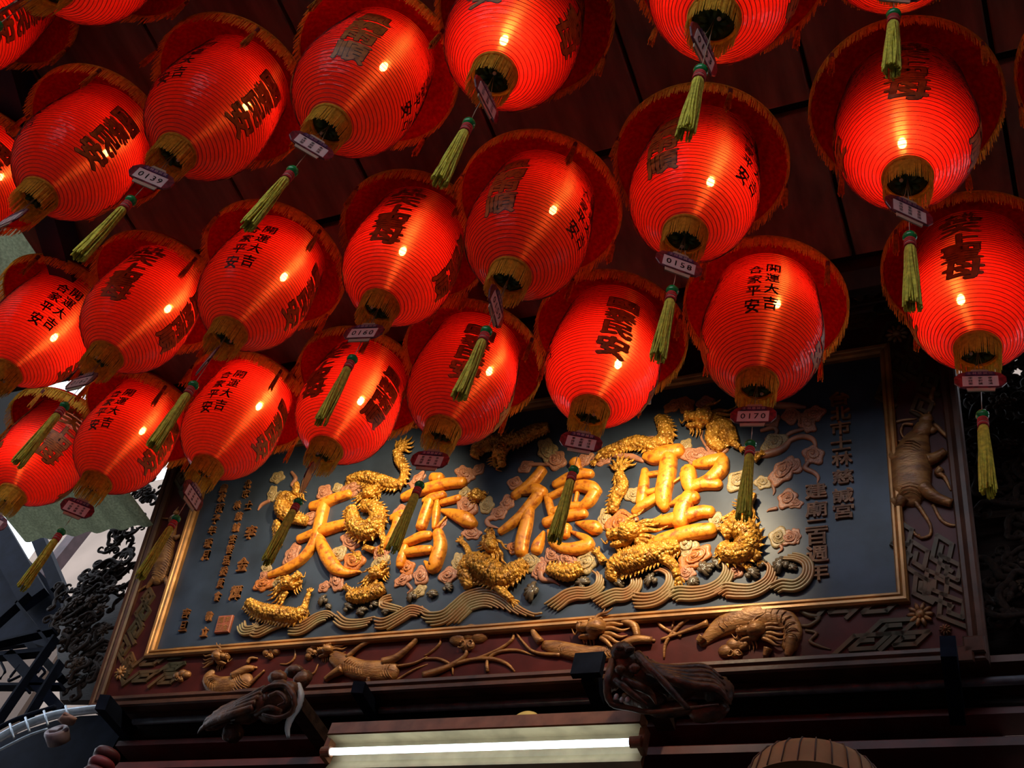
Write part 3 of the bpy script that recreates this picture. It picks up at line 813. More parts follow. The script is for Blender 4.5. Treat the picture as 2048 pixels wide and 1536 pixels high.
c2 = [(290,290,60,1),(250,415,55,1),(305,430,45,1),(650,410,70,0),(880,370,95,0),(750,370,45,1),(550,600,65,0),(850,780,72,0),(760,880,70,1),(880,935,85,2),(400,890,75,0),(205,985,45,1),(185,1040,42,0),(190,1110,70,2),(310,1100,65,1),(650,1130,48,0),(745,1085,70,0),(1080,940,68,1),(1085,870,70,0),(1365,310,58,0),(1750,510,88,0),(1725,410,48,1),(1780,720,58,0),(1895,500,60,1),(1990,570,55,0),(1675,945,58,1),(1605,1045,70,0),(1395,1045,68,0),(1255,1075,55,0),(1290,985,60,2),(1380,1165,50,1),(1730,265,70,0),(1835,230,50,0),(1250,560,70,0),(1560,640,35,0)]
c3 = [(345,410,55,0),(290,560,60,0),(225,625,48,0),(135,585,55,1),(65,305,48,0),(600,165,85,1),(430,285,55,0),(660,235,80,0),(880,230,60,0),(1430,130,95,0),(1655,120,48,1),(1745,205,80,0),(1900,140,80,0),(1265,500,62,1),(1040,690,62,1),(1165,720,100,2),(1660,890,90,1),(1730,985,85,2),(1655,1095,58,0),(895,1030,80,1),(750,1000,75,0),(640,955,65,0),(455,1020,78,1),(535,1065,58,0),(345,905,55,2),(1895,710,60,1),(1010,235,55,0)]
c4 = [(1215,190,60,0),(1385,178,62,0),(1330,240,62,0),(1095,400,80,1),(1380,480,66,0),(1160,600,80,0),(1225,560,60,0),(1190,800,62,0),(1235,830,42,0),(1125,1080,62,1),(1200,1085,55,0),(1250,1070,38,0),(590,95,55,0),(450,115,60,2),(360,115,55,2),(1075,225,55,0),(805,1320,62,0),(450,1320,50,0),(830,670,75,1),(1010,680,50,1)]
k_ = 0
for (off, sc), lst in ((C2, c2), (C3, c3), (C4, c4)):
    for x, y, s, c in lst:
        cloud(off[0]+x/sc, off[1]+y/sc, s/sc*1.2, (k_*1.7) % 6.28, c, k_, (1.0, 1.25, .95)[k_ % 3]); k_ += 1
# cloud tails
tails = [(C4, [(1180,395,14),(1240,360,16),(1310,345,17),(1380,370,16),(1400,440,9)]), (C4, [(1345,530,14),(1320,575,16),(1380,605,15),(1415,640,11),(1408,680,4)]),
 (C4, [(1130,650,14),(1085,690,12),(1095,740,9),(1085,770,3)]), (C4, [(1110,870,12),(1060,880,9),(1040,892,3)]), (C4, [(1130,1130,10),(1150,1165,9),(1120,1195,3)]),
 (C4, [(960,480,22),(1060,470,26),(1160,430,24),(1210,370,14)]), (C4, [(1310,290,12),(1210,320,14),(1160,370,8)]), (C4, [(1000,300,12),(1090,280,16),(1110,320,12),(1030,360,7)]), (C4, [(880,150,10),(1000,120,18),(1200,120,22),(1320,130,10)]),
 (C2, [(400,250,12),(430,300,16),(400,350,12),(440,370,5)]), (C2, [(230,470,14),(170,500,14),(140,540,5)]), (C2, [(320,430,14),(400,440,18),(480,440,12)]), (C2, [(1330,330,8),(1250,345,4)]),
 (C2, [(1960,600,14),(1900,620,16),(1910,660,12),(1990,680,4)]), (C3, [(200,660,14),(140,690,16),(150,730,12),(210,750,4)]), (C3, [(545,1100,24),(560,1150,20),(640,1160,14),(690,1195,4)]),
 (C3, [(390,290,12),(480,270,16),(600,270,12)]), (C3, [(1040,190,16),(1130,200,22),(1230,210,22),(1330,240,16)]), (C4, [(140,520,10),(60,490,18),(0,480,12)]), (C2, [(1290,1110,14),(1320,1150,12),(1290,1180,6)]),
 (C4, [(660,480,10),(600,420,8),(560,350,8),(570,300,5)]), (C4, [(760,960,10),(790,980,12),(780,1030,10),(740,1040,6)])]
for (off, sc), pts in tails:
    m = MB(); stroke(m, conv(off, sc, pts), base=.002, flat=1.1, seg=7); m.build('cloud_tail', M_CLOUD[0], plaque)

# ---- dragons
def scaly(mb, pts, n=None, seg=16, base=.004, flat=.9):
    """scaled dragon body: pts (u, v, radius)"""
    P = np.array(pts, float); L = np.sum(np.linalg.norm(np.diff(P[:, :2], axis=0), axis=1)); n = n or int(max(24, L/.0032))
    S = spline(P, n); V = []; F = []; s_acc = 0
    for i in range(n):
        t = S[min(i+1, n-1), :2]-S[max(i-1, 0), :2]; t /= max(np.linalg.norm(t), 1e-9); sd = np.array([t[1], -t[0]]); r = max(S[i, 2], .002)
        if i: s_acc += np.linalg.norm(S[i, :2]-S[i-1, :2])
        for j in range(seg):
            a = 2*PI*j/seg; ph = s_acc/.016 + (.5 if j % 2 else 0); fr = ph-math.floor(ph)
            k = .90 + .24*fr
            V.append((*(S[i, :2]+sd*r*k*math.cos(a)), base + r*.55 + r*k*flat*math.sin(a)))
    for i in range(n-1):
        for j in range(seg): q = (j+1) % seg; F.append((i*seg+j, i*seg+q, (i+1)*seg+q, (i+1)*seg+j))
    F.append(tuple(range(seg-1, -1, -1))); F.append(tuple((n-1)*seg+j for j in range(seg)))
    mb.add(V, F)
    return S
def fins(mb, S, side, step=4, ln=1.0):
    for i in range(2, len(S)-2, step):
        t = S[i+1, :2]-S[i-1, :2]; t /= max(np.linalg.norm(t), 1e-9); o = np.array([t[1], -t[0]])*side; r = S[i, 2]
        a = S[i, :2]+o*r*.9; w = .010; tip = a + o*(.016*ln+r*.25) - t*.012
        z = .006 + r*.55
        mb.add([(*(a-t*w), z-.005), (*(a+t*w), z-.005), (*tip, z), (*(a-t*w), z+.006), (*(a+t*w), z+.006)], [(0, 1, 2), (3, 2, 4), (0, 2, 3), (1, 4, 2), (0, 3, 4, 1)])
def head(px, py, size, ang, flip=1):
    """dragon head in profile, muzzle along +x before rotation; returns (skull mesh, mane mesh)"""
    c = uv(px, py); s = size*PXM; ca, sa = math.cos(ang), math.sin(ang)
    def T(x, y): y *= flip; return (c[0]+s*(x*ca-y*sa), c[1]+s*(x*sa+y*ca))
    def R(pts): return [(*T(x, y), r*s) for x, y, r in pts]
    a = MB(); b = MB()
    def bl(x, y, z, rx, ry, rz): a.blob((*T(x, y), z*s), (rx*s, ry*s, rz*s), 12, 8, M=np.array(Matrix.Rotation(ang, 3, 'Z')), bump=.08)
    bl(-.15, .05, .42, .48, .40, .42); bl(.30, .12, .38, .40, .24, .30); bl(.62, .15, .36, .20, .22, .26); bl(.30, -.28, .28, .42, .13, .20); bl(.02, -.22, .3, .26, .24, .26)
    for e in (1,): bl(.06, .33, .60, .12, .10, .12); bl(.66, .30, .52, .09, .08, .09); bl(.50, .30, .5, .09, .07, .09)
    rope(a, R([(.72, .05, .05), (.85, -.15, .045), (.95, -.05, .03), (1.05, .15, .01)]), base=.3*s)
    rope(a, R([(.60, -.08, .05), (.55, -.20, .02)]), base=.3*s); rope(a, R([(.35, -.06, .04), (.33, -.16, .02)]), base=.3*s); rope(a, R([(.66, -.30, .05), (.70, -.15, .015)]), base=.25*s)
    rope(a, R([(-.02, .36, .09), (-.25, .62, .075), (-.62, .72, .055), (-.85, .92, .02)]), base=.4*s)
    rope(a, R([(-.40, .68, .05), (-.50, .92, .015)]), base=.4*s)
    rope(a, R([(-.18, .36, .07), (-.40, .42, .06), (-.46, .30, .02)]), base=.5*s)
    for k, (y0, l, cu) in enumerate(((.30, 1.15, .25), (.15, 1.3, .10), (.0, 1.35, -.10), (-.15, 1.2, -.25), (-.30, 1.05, -.40), (-.40, .8, -.6))):
        rope(b, R([(-.35, y0, .11), (-.35-l*.35, y0+cu*.4+.05, .10), (-.35-l*.7, y0+cu*.7-.06, .07), (-.35-l, y0+cu+.08, .012)]), base=(.18+.04*(k % 3))*s)
    for x, l in ((.05, .45), (.2, .5), (.38, .42), (.5, .3)):
        rope(b, R([(x, -.36, .06), (x-.06, -.36-l*.5, .05), (x-.02, -.36-l, .01)]), base=.14*s)
    return a, b
def leg(pts, size, spread, off=None):
    """limb (px coordinates with radius px) ending in a clawed foot"""
    m = MB(); P = [(*uv(x, y), r*PXM) for x, y, r in pts]; rope(m, P, base=.012, seg=9)
    e = np.array(P[-1][:2]); d = e-np.array(P[-2][:2]); d /= max(np.linalg.norm(d), 1e-9); o = np.array([d[1], -d[0]]); s = size*PXM
    for k in (-1.5, -.5, .5, 1.5):
        v = d*math.cos(k*spread)+o*math.sin(k*spread)
        rope(m, [(*e, .30*s), (*(e+v*s*.8), .24*s), (*(e+v*s*1.2), .16*s), (*(e+v*s*1.5-o*k*.15*s), .03*s)], base=.016, seg=6)
    return m
def tail_flame(px, py, size, ang):
    c = uv(px, py); s = size*PXM; m = MB()
    for k in range(7):
        a = ang+(k-3)*.36; l = s*(1.25-.10*abs(k-3)); w = np.array([math.cos(a), math.sin(a)]); o = np.array([-w[1], w[0]])
        rope(m, [(*c, .13*s), (*(c+w*l*.45+o*.06*s), .11*s), (*(c+w*l*.8-o*.04*s), .06*s), (*(c+w*l+o*.05*s), .008*s)], base=.01, seg=6)
    return m
DRAG = [  # body polylines (px, py, radius px), fin side, head (x,y,size,angle,flip), legs, flame
 ([(500,1208,12),(528,1225,17),(562,1232,19),(596,1236,18),(618,1222,14)], 1, (588,1172,34,.55,1), [([(612,1228,8),(618,1205,6),(622,1192,5)],10,.4)], None),
 ([(700,1196,12),(725,1198,16),(752,1190,16),(772,1178,14)], -1, (762,1150,30,.75,1), [([(712,1190,7),(698,1180,6)],9,.4)], None),
 ([(706,1020,14),(716,1055,20),(742,1068,24),(762,1045,22),(752,1020,16),(730,1018,12)], 1, (748,990,30,.45,1), [([(765,1062,8),(772,1088,6),(768,1100,5)],10,.4), ([(752,1105,7),(738,1100,6)],9,.4)], (722,1110,26,-2.4)),
 ([(946,1180,14),(940,1150,22),(955,1135,26),(985,1150,27),(1012,1160,24),(1038,1145,20),(1056,1128,14)], 1, (986,1094,36,1.9,-1), [([(948,1128,7),(938,1100,6),(928,1088,5)],11,.4), ([(1000,1178,9),(1028,1205,7)],11,.35)], None),
 ([(1225,1165,12),(1238,1140,22),(1270,1128,27),(1300,1118,24),(1335,1106,20),(1362,1096,14)], 1, (1258,1078,44,3.3,-1), [([(1322,1118,11),(1350,1135,9),(1358,1158,7)],13,.35), ([(1212,1130,8),(1200,1112,6)],11,.4)], None),
 ([(1448,1075,14),(1478,1058,22),(1500,1080,25),(1492,1108,24),(1462,1112,20),(1448,1095,14)], -1, (1494,1020,34,1.2,-1), [([(1465,1112,8),(1478,1128,6),(1492,1135,5)],9,.4), ([(1512,1110,9),(1520,1125,7)],8,.4)], None),
 ([(1448,905,10),(1430,886,16),(1436,862,18),(1456,858,15),(1470,890,12)], 1, (1406,846,40,3.05,-1), [([(1470,892,7),(1482,900,6)],8,.4), ([(1510,925,8),(1522,915,6)],8,.4)], None),
 ([(1200,912,9),(1235,900,12),(1275,888,14),(1310,895,16),(1335,880,17),(1330,855,15),(1318,838,10)], 1, None, [([(1225,906,7),(1205,915,6),(1195,925,5)],9,.4)], None),
 ([(1228,1028,9),(1235,1000,13),(1248,975,13),(1240,950,10)], -1, None, [], (1244,945,34,1.5)),
 ([(698,962,9),(730,958,15),(765,966,16),(800,972,12),(812,948,10),(800,925,10),(795,905,9)], 1, None, [], (800,905,34,.9)),
 ([(950,918,10),(962,900,17),(985,890,18),(1030,888,18),(1070,868,16),(1100,858,12)], 1, (1006,915,38,-1.5,1), [], None),
 ([(952,985,10),(958,995,14),(965,1002,10)], 1, (962,996,18,.3,1), [], None),
 ([(598,1010,11),(575,1000,17),(570,1025,19),(592,1040,14),(618,1048,9)], -1, (598,985,24,2.0,-1), [], None),
 ([(1098,1142,10),(1118,1148,15),(1142,1152,16),(1168,1140,14)], -1, None, [], None),
 ([(560,1095,9),(562,1070,10),(556,1045,8)], -1, None, [], None),
]
for pts, side, hd_, lg, fl_ in DRAG:
    m = MB(); P = [(*uv(x, y), r*PXM*.85) for x, y, r in pts]; S = scaly(m, P)
    d = m.build('dragon', M_DRAGON, plaque)
    f = MB(); fins(f, S, side, 5); f.build('dragon_fins', M_DRAGON, d, smooth=False)
    if hd_:
        a, b = head(*hd_); a.build('dragon_head', M_DRAGON, d); b.build('dragon_mane', M_DRAGON, d)
    for q, sz, sp in lg: leg(q, sz, sp).build('dragon_leg', M_DRAGON, d)
    if fl_: tail_flame(*fl_).build('tail_flame', M_DRAGON, d)

# ---- sea waves along the bottom
WAVES = [
 (C2, [(50,1400),(60,1445),(120,1440),(150,1400)], 4), (C2, [(110,1420),(150,1455),(260,1410),(370,1380),(480,1390)], 4), (C2, [(380,1400),(480,1415),(600,1350),(690,1330),(760,1370)], 5), (C2, [(760,1330),(830,1390),(940,1395),(1050,1370)], 4),
 (C2, [(1045,1375),(1120,1385),(1220,1340),(1320,1290),(1400,1300),(1480,1340)], 5), (C2, [(1180,1240),(1120,1260),(1180,1280),(1260,1300)], 3),
 (C2, [(1410,1290),(1450,1335),(1560,1330),(1640,1270),(1740,1190),(1860,1155),(1960,1160),(2060,1210),(2150,1290),(2260,1345),(2330,1340)], 8),
 (C3, [(580,1350),(660,1300),(740,1250),(830,1228),(910,1230),(975,1195),(985,1130),(950,1095)], 5), (C3, [(940,1310),(1030,1270),(1120,1240),(1200,1240),(1250,1200),(1240,1140),(1190,1110)], 5),
 (C3, [(1250,1260),(1350,1275),(1440,1260),(1510,1200),(1520,1130),(1470,1095),(1420,1100)], 5), (C3, [(1480,1270),(1600,1220),(1720,1225),(1830,1210),(1920,1160),(1960,1080),(1930,1005),(1870,990)], 5),
 (C4, [(640,1480),(740,1430),(840,1440),(940,1440),(1030,1390),(1055,1310),(1010,1270)], 5), (C4, [(1050,1445),(1150,1405),(1250,1410),(1310,1360),(1310,1290),(1240,1255),(1130,1250)], 4),
]
for (off, sc), pts, nl in WAVES:
    base = np.array([uv(off[0]+x/sc, off[1]+y/sc) for x, y in pts]); S = spline(np.c_[base, np.zeros(len(base))], max(24, 9*len(base)))[:, :2]
    m = MB(); rw = .0074
    for k in range(nl):
        # each inner line runs parallel, below the crest line
        D = np.zeros_like(S)
        T = np.gradient(S, axis=0); T /= np.maximum(np.linalg.norm(T, axis=1), 1e-9)[:, None]; O = np.stack([T[:, 1], -T[:, 0]], 1)
        Q = S + O*(k*.0145)*np.linspace(1.0, .55, len(S))[:, None]
        lo = int(len(S)*.03*k); hi_ = int(len(S)*(1-.05*k)); Q = Q[lo:hi_]
        Q = Q[Q[:, 1] > .012]
        if len(Q) < 4: continue
        r = rw*np.sin(np.linspace(.25, PI-.25, len(Q)))**.4
        m.tube(np.c_[Q, np.full(len(Q), .014-.0012*k)], r, seg=7, flat=1.5)
    m.build('sea_wave', M_WAVE, plaque)
FOAM = [(C2,110,1370,48),(C2,200,1390,45),(C2,440,1380,52),(C2,650,1240,60),(C2,680,1290,40),(C2,840,1290,62),(C2,945,1330,62),(C2,1030,1270,50),(C2,1130,1330,52),(C2,1330,1210,58),(C2,1480,1200,60),(C2,1600,1140,55),(C3,500,1250,95),(C3,870,1190,70),(C3,1140,1180,65),(C3,1400,1160,65),(C3,1790,1080,75),(C3,1890,1040,60),(C3,1720,1180,55),(C4,930,1350,62),(C4,1000,1290,52),(C4,1150,1290,72),(C4,1220,1310,45),(C4,500,1410,50),(C4,620,1320,58)]
rsf = np.random.RandomState(11)
def foam_mesh(seed):
    rs = np.random.RandomState(seed); mb = MB()
    for k in range(6):
        a = -.6 + k*.55; r0 = .85
        pts = [(0, 0, .45)]
        for t in (.4, .75, 1.0): pts.append((r0*t*math.cos(a), r0*t*math.sin(a)*.9, .5 - .3*t*t))
        pts.append((1.02*math.cos(a+.25), .95*math.sin(a+.25), .05))
        mb.tube(spline(np.array(pts), 12), np.array([.20, .22, .24, .25, .26, .26, .25, .24, .22, .18, .12, .05]), seg=7)
    for k in range(3): mb.blob((rs.uniform(-.4, .2), rs.uniform(-.5, .1), .3), (.38, .30, .30), 9, 6)
    return mb
ME_FOAM = [foam_mesh(k).mesh('wave_crest', M_FOAM) for k in range(2)]
for i, ((off, sc), x, y, s) in enumerate(FOAM):
    o = link('wave_crest', ME_FOAM[i % 2], plaque); p = uv(off[0]+x/sc, off[1]+y/sc); k = s/sc*PXM*.8
    o.location = (p[0], p[1], .004); o.scale = (k*(1 if i % 3 else -1), k, k); o.rotation_euler = (0, 0, rsf.uniform(-.4, .9))

# ---- frets and beasts carved on the border
def fret(px, py, sx, sy, rot=0.0, sk=.45):
    """a squared key-spiral of raised flat bands"""
    c = uv(px, py); m = MB(); w = .011
    path = [(-1, -1), (-1, 1), (1, 1), (1, -.5), (-.35, -.5), (-.35, .4), (.4, .4)]
    ca, sa = math.cos(rot), math.sin(rot); Q = []
    for x, y in path:
        x = (x + sk*y)*sx*PXM; y = y*sy*PXM; Q.append((c[0]+x*ca-y*sa, c[1]+x*sa+y*ca))
    for a, b in zip(Q, Q[1:]):
        a = np.array(a); b = np.array(b); d = b-a; L = np.linalg.norm(d); d /= L; o = np.array([d[1], -d[0]])
        a2 = a-d*w*.5; b2 = b+d*w*.5
        m.add([(*(a2+o*w), .004), (*(b2+o*w), .004), (*(b2-o*w), .004), (*(a2-o*w), .004), (*(a2+o*w*.7), .017), (*(b2+o*w*.7), .017), (*(b2-o*w*.7), .017), (*(a2-o*w*.7), .017)],
              [(4, 5, 6, 7), (0, 1, 5, 4), (1, 2, 6, 5), (2, 3, 7, 6), (3, 0, 4, 7)])
    return m.build('fret_band', M_FRET, plaque, smooth=False)
FR = [(1795,660,24,16,.2,.5),(1840,690,20,18,1.2,.4),(1770,620,22,16,.0,.5),(1712,650,24,14,.0,.5),(1830,740,18,20,1.2,.4),(1862,770,16,18,1.3,.4),(1800,735,18,18,1.2,.5),(1780,790,16,18,1.2,.4),(1850,820,16,18,1.2,.4),
 (1810,1080,20,16,1.3,.4),(1840,1125,22,18,1.3,.4),(1890,1110,20,16,1.3,.4),(1905,1150,18,20,1.3,.4),(1880,1180,20,20,1.4,.4),(1912,1225,18,22,1.4,.4),(1850,1180,16,14,1.4,.4),
 (1680,1218,22,14,0,.6),(1750,1218,26,14,0,.6),(1780,1262,26,14,0,.6),(1725,1292,26,14,0,.6),(1810,1285,22,12,0,.6),
 (300,1325,24,13,0,.7),(355,1312,22,12,0,.7),(285,1358,24,12,0,.7),(335,1362,22,12,0,.7),(345,1338,18,8,0,.7),(255,1345,14,16,1.1,.5),(250,1300,14,20,1.1,.5),(275,1265,14,18,1.1,.5),(290,1230,14,20,1.1,.5),(300,1200,12,16,1.1,.5),(262,1330,12,14,1.1,.5),
 (365,960,13,16,1.1,.5),(372,985,10,14,1.1,.5)]
for f in FR: fret(*f)
def petal_boss(px, py, size):
    m = MB(); c = uv(px, py); s = size*PXM
    for k in range(10):
        a = 2*PI*k/10; m.blob((c[0]+.6*s*math.cos(a), c[1]+.6*s*math.sin(a), .012), (.45*s, .2*s, .012), 6, 4, M=np.array(Matrix.Rotation(a, 3, 'Z')))
    m.blob((*c, .016), (.4*s, .4*s, .016), 8, 6); m.build('corner_boss', M_BEAST, plaque)
petal_boss(1892, 1263, 9); petal_boss(1842, 1232, 20); petal_boss(1795, 672, 20); petal_boss(245, 1348, 16)

def lump(m, crop, x, y, z, rx, ry, rz, rot=0.0, bump=.06):
    off, sc = crop; c = uv(off[0]+x/sc, off[1]+y/sc); k = PXM/sc
    m.blob((c[0], c[1], z*k), (rx*k, ry*k, rz*k), 14, 9, M=np.array(Matrix.Rotation(rot, 3, 'Z')), bump=bump)
def ropes(m, crop, lst, base=.008, seg=8):
    for pts in lst: rope(m, conv(*crop, pts), base=base, seg=seg)
def rib_hair(m, crop, spine, n, wid, r=3.2, base=.03):
    """fur ridges leaning back from a spine"""
    S = spline(np.array([(x, y, w) for x, y, w in spine], float), n)
    for i in range(1, n-1):
        t = S[i+1, :2]-S[i-1, :2]; t /= np.linalg.norm(t); o = np.array([t[1], -t[0]])
        for s in (-1, 1):
            a = S[i, :2]; b = a+o*s*S[i, 2]*.55+t*8; c = a+o*s*S[i, 2]*.9+t*24
            q = conv(*crop, [(*a, r), (*b, r*1.1), (*c, r*.3)]); P = np.array(q)
            zz = np.array([base, base*.93, base*.55])
            m.tube(spline(np.c_[P[:, :2], zz], 6), np.interp(np.linspace(0, 1, 6), [0, .5, 1], P[:, 2]), seg=5)
def border_beast(crop, spine, legs, tail, headp, ears, whisk, dh=None):
    m = MB(); S = conv(*crop, spine); stroke(m, S, base=.002, flat=.75, seg=11, n=26)
    rib_hair(m, crop, [(x, y, w) for x, y, w in spine[1:]], 20, 1.0, base=max(s[2] for s in S)*.72)
    b = m.build('carved_beast', M_BEAST, plaque)
    for l in legs:
        g = MB(); ropes(g, crop, [l]); e = l[-1]
        for k in (-.5, 0, .5): lump(g, crop, e[0]+k*14, e[1]-6, 10, 9, 9, 9)
        g.build('beast_leg', M_BEAST, b)
    g = MB(); ropes(g, crop, [tail]); g.build('beast_tail', M_BEAST, b)
    if dh:
        (off, sc), (x, y, sz, an, fp) = crop, dh; a, bb = head(off[0]+x/sc, off[1]+y/sc, sz/sc, an, fp)
        a.build('beast_head', M_BEAST, b); bb.build('beast_mane', M_BEAST, b)
        g = MB(); ropes(g, crop, whisk, base=.010, seg=6); g.build('beast_whiskers', M_BEAST, b, kind='stuff'); return
    h = MB()
    for x, y, z, rx, ry, rz, ro in headp: lump(h, crop, x, y, z, rx, ry, rz, ro)
    ropes(h, crop, ears, base=.02); ropes(h, crop, whisk, base=.010, seg=6); h.build('beast_head', M_BEAST, b)
border_beast(C5, [(740,520,45),(715,580,70),(690,680,92),(690,780,95),(690,880,85),(690,930,50)],
  [[(790,700,34),(840,680,28),(895,640,22)], [(760,860,40),(830,920,30),(940,960,22)], [(620,700,30),(580,680,24),(562,650,18)], [(640,930,34),(610,965,26),(575,935,18)]],
  [(700,930,14),(760,1010,10),(805,1090,8),(800,1150,8),(745,1165,7),(735,1140,4)],
  [(760,500,22,60,46,30,.9), (780,440,20,38,34,24,.9), (815,505,18,24,20,16,0), (745,540,34,26,16,14,.6)],
  [[(770,430,9),(740,405,5),(690,385,3)], [(800,420,9),(800,400,6)]],
  [[(830,470,12),(870,510,12),(905,545,10)], [(700,470,8),(640,470,8),(625,520,8),(650,560,5)], [(700,560,10),(640,575,9),(600,570,4)]])
CL = ((140, 940), 4.0)
border_beast(CL, [(840,420,40),(810,520,60),(780,640,82),(750,780,84),(720,880,70)],
  [[(860,560,24),(900,540,18)], [(690,700,28),(640,690,20)], [(700,880,28),(650,930,20),(630,960,14)], [(790,880,26),(800,950,18)]],
  [(730,880,14),(640,930,12),(560,980,11),(500,1030,8),(520,1060,5)],
  [(835,400,20,46,40,26,.7), (860,350,18,30,28,20,.7)], [[(870,340,7),(890,310,3)]], [[(800,400,8),(740,390,8),(720,340,5)]])
# beasts along the lower border
border_beast(C8, [(1480,560,40),(1540,600,52),(1640,640,58),(1760,650,62),(1830,650,50)],
  [[(1540,640,30),(1480,670,22),(1430,700,16)], [(1700,690,20),(1690,720,14)]],
  [(1780,600,26),(1860,570,22),(1940,500,16),(1980,450,14),(1950,430,8)],
  [(1450,530,26,58,42,34,-.3), (1390,520,20,34,30,24,0), (1440,560,24,40,20,20,0)],
  [[(1480,500,14),(1540,480,12),(1600,440,4)], [(1500,520,14),(1600,530,12),(1720,560,6)]],
  [[(1560,570,16),(1640,500,13),(1740,440,10),(1700,420,5)], [(1860,620,10),(1960,600,8),(2040,560,4)]], dh=(1440,530,75,3.3,-1))
border_beast(C7, [(760,350,26),(840,370,40),(960,400,46),(1080,410,46),(1180,400,40)],
  [[(740,340,22),(700,290,18),(690,240,14)], [(1250,370,26),(1340,330,26),(1440,330,20)]],
  [(860,420,12),(700,400,9),(620,330,7),(570,260,5),(540,230,3)],
  [(1080,250,34,90,50,40,.1), (990,270,28,44,34,30,0), (1060,330,24,60,20,24,.3), (1020,225,44,30,16,16,0), (970,262,36,18,14,14,0), (1180,270,28,110,60,36,-.2)],
  [[(1100,210,14),(1180,190,13),(1260,195,8)], [(1140,240,14),(1240,230,12),(1320,260,6)]],
  [[(1260,210,20),(1330,240,22),(1350,310,18)], [(700,250,12),(760,225,12),(830,240,8)]], dh=(1080,270,120,3.15,-1))
border_beast(C6, [(20,500,24),(110,420,48),(200,370,62),(320,340,66),(440,330,62),(540,350,54),(590,430,48),(570,520,40)],
  [[(590,480,32),(580,540,26),(560,590,18)], [(30,470,26),(0,500,20)], [(440,540,24),(420,590,14)]],
  [(60,380,20),(0,400,14),(-120,440,10),(-240,480,8)],
  [(360,440,40,110,55,46,.1), (270,430,34,44,40,36,0), (290,370,40,20,34,20,.3), (440,500,30,70,34,30,-.1)],
  [[(380,410,16),(460,380,14),(520,350,5)], [(420,440,14),(520,430,12),(590,400,4)]],
  [[(110,330,16),(300,295,16),(480,295,16),(580,340,14),(610,420,10)], [(290,480,14),(295,520,16),(260,540,12)]], dh=(350,440,105,3.3,-1))
border_beast(C8, [(740,650,24),(720,690,40),(780,740,62),(880,740,66),(950,700,50)],
  [[(880,690,30),(960,640,24),(1000,630,14)]], [(940,760,14),(1000,700,10),(1060,640,6)],
  [(790,560,34,70,50,40,-.2), (880,580,26,40,30,30,0), (840,610,22,44,18,20,0), (750,600,30,40,50,30,.4)],
  [[(770,530,14),(830,510,12),(880,530,5)], [(720,570,16),(730,640,20),(800,690,22),(900,680,20)]], [[(960,600,12),(980,570,10),(1020,570,5)]], dh=(800,570,85,-.25,1))
def ruyi(crop, x, y, s, rot=0.0):
    """fungus-shaped sprig: three lobes and two curls"""
    off, sc = crop; c = uv(off[0]+x/sc, off[1]+y/sc); k = s/sc*PXM; m = MB()
    for dx, dy, r in ((-.55, .15, .5), (.55, .2, .5), (0, .35, .52), (0, -.25, .38)): m.blob((c[0]+k*(dx*math.cos(rot)-dy*math.sin(rot)), c[1]+k*(dx*math.sin(rot)+dy*math.cos(rot)), .006), (r*k, r*k*.85, .020), 12, 7)
    for sgn in (-1, 1):
        t = np.linspace(0, 1, 16); a = t*5.5; rr = .05+.2*t
        m.tube(np.stack([c[0]+k*(sgn*.24+sgn*rr*np.cos(a)), c[1]+k*(-.2+rr*np.sin(a)), .026-.004*t], -1), .045*k, seg=5)
    m.build('fungus_sprig', M_BEAST, plaque)
ruyi(C7, 280, 320, 120); ruyi(C8, 1100, 540, 60); ruyi(C8, 1350, 530, 55, 1.2); ruyi(C6, 230, 545, 85, .3); ruyi(C8, 560, 680, 60)
for crop, pts in ((C7, [(0,550,22),(90,520,20),(180,480,16),(260,420,12),(270,370,10)]), (C7, [(150,490,14),(280,450,12),(420,440,12),(520,470,10),(570,520,6)]), (C7, [(400,520,10),(400,450,10),(460,400,10),(580,385,9),(700,420,4)]),
  (C7, [(560,240,8),(560,310,9),(490,370,10),(380,420,9),(300,440,5)]), (C7, [(100,270,7),(100,340,8),(40,400,8),(0,420,5)]), (C7, [(0,440,8),(90,440,9),(170,480,9),(180,540,4)]), (C7, [(1620,300,10),(1500,240,10),(1470,180,10),(1510,150,10),(1570,180,9),(1560,250,5)]),
  (C7, [(1820,150,9),(1680,180,10),(1580,260,11),(1520,350,10),(1510,440,5)]), (C8, [(1240,480,6),(1240,560,7),(1200,600,7),(1150,600,4)]), (C8, [(1230,620,7),(1290,640,8),(1350,660,7),(1380,600,4)]), (C8, [(1850,700,7),(1950,640,7),(2040,600,3)]),
  (C6, [(640,300,12),(700,330,14),(760,340,10),(700,390,12),(640,390,8)]), (C6, [(670,420,8),(740,440,10),(700,490,10),(760,520,8),(830,540,4)]), (C5, [(820,960,9),(870,1050,9),(930,1085,9),(980,1080,5)]), (C5, [(870,740,20),(850,770,18),(890,790,12),(930,870,5)]), (C5, [(560,460,10),(640,440,9),(720,430,5)]), (C5, [(830,240,12),(810,300,14),(830,350,8)]), (C5, [(600,1040,8),(660,1090,10),(740,1160,8),(800,1140,4)])):
    m = MB(); ropes(m, crop, [pts], base=.004, seg=7); m.build('tendril', M_FRET if crop in (C6,) else M_BEAST, plaque)
# outer corner blocks
for px, py in ((1952, 1300), (1930, 1320)):
    c = uv(px, py); m = MB(); m.cbox((c[0], c[1], .03), (.07, .06, .05), .006); m.build('corner_block', M_OUTER, plaque, smooth=False)

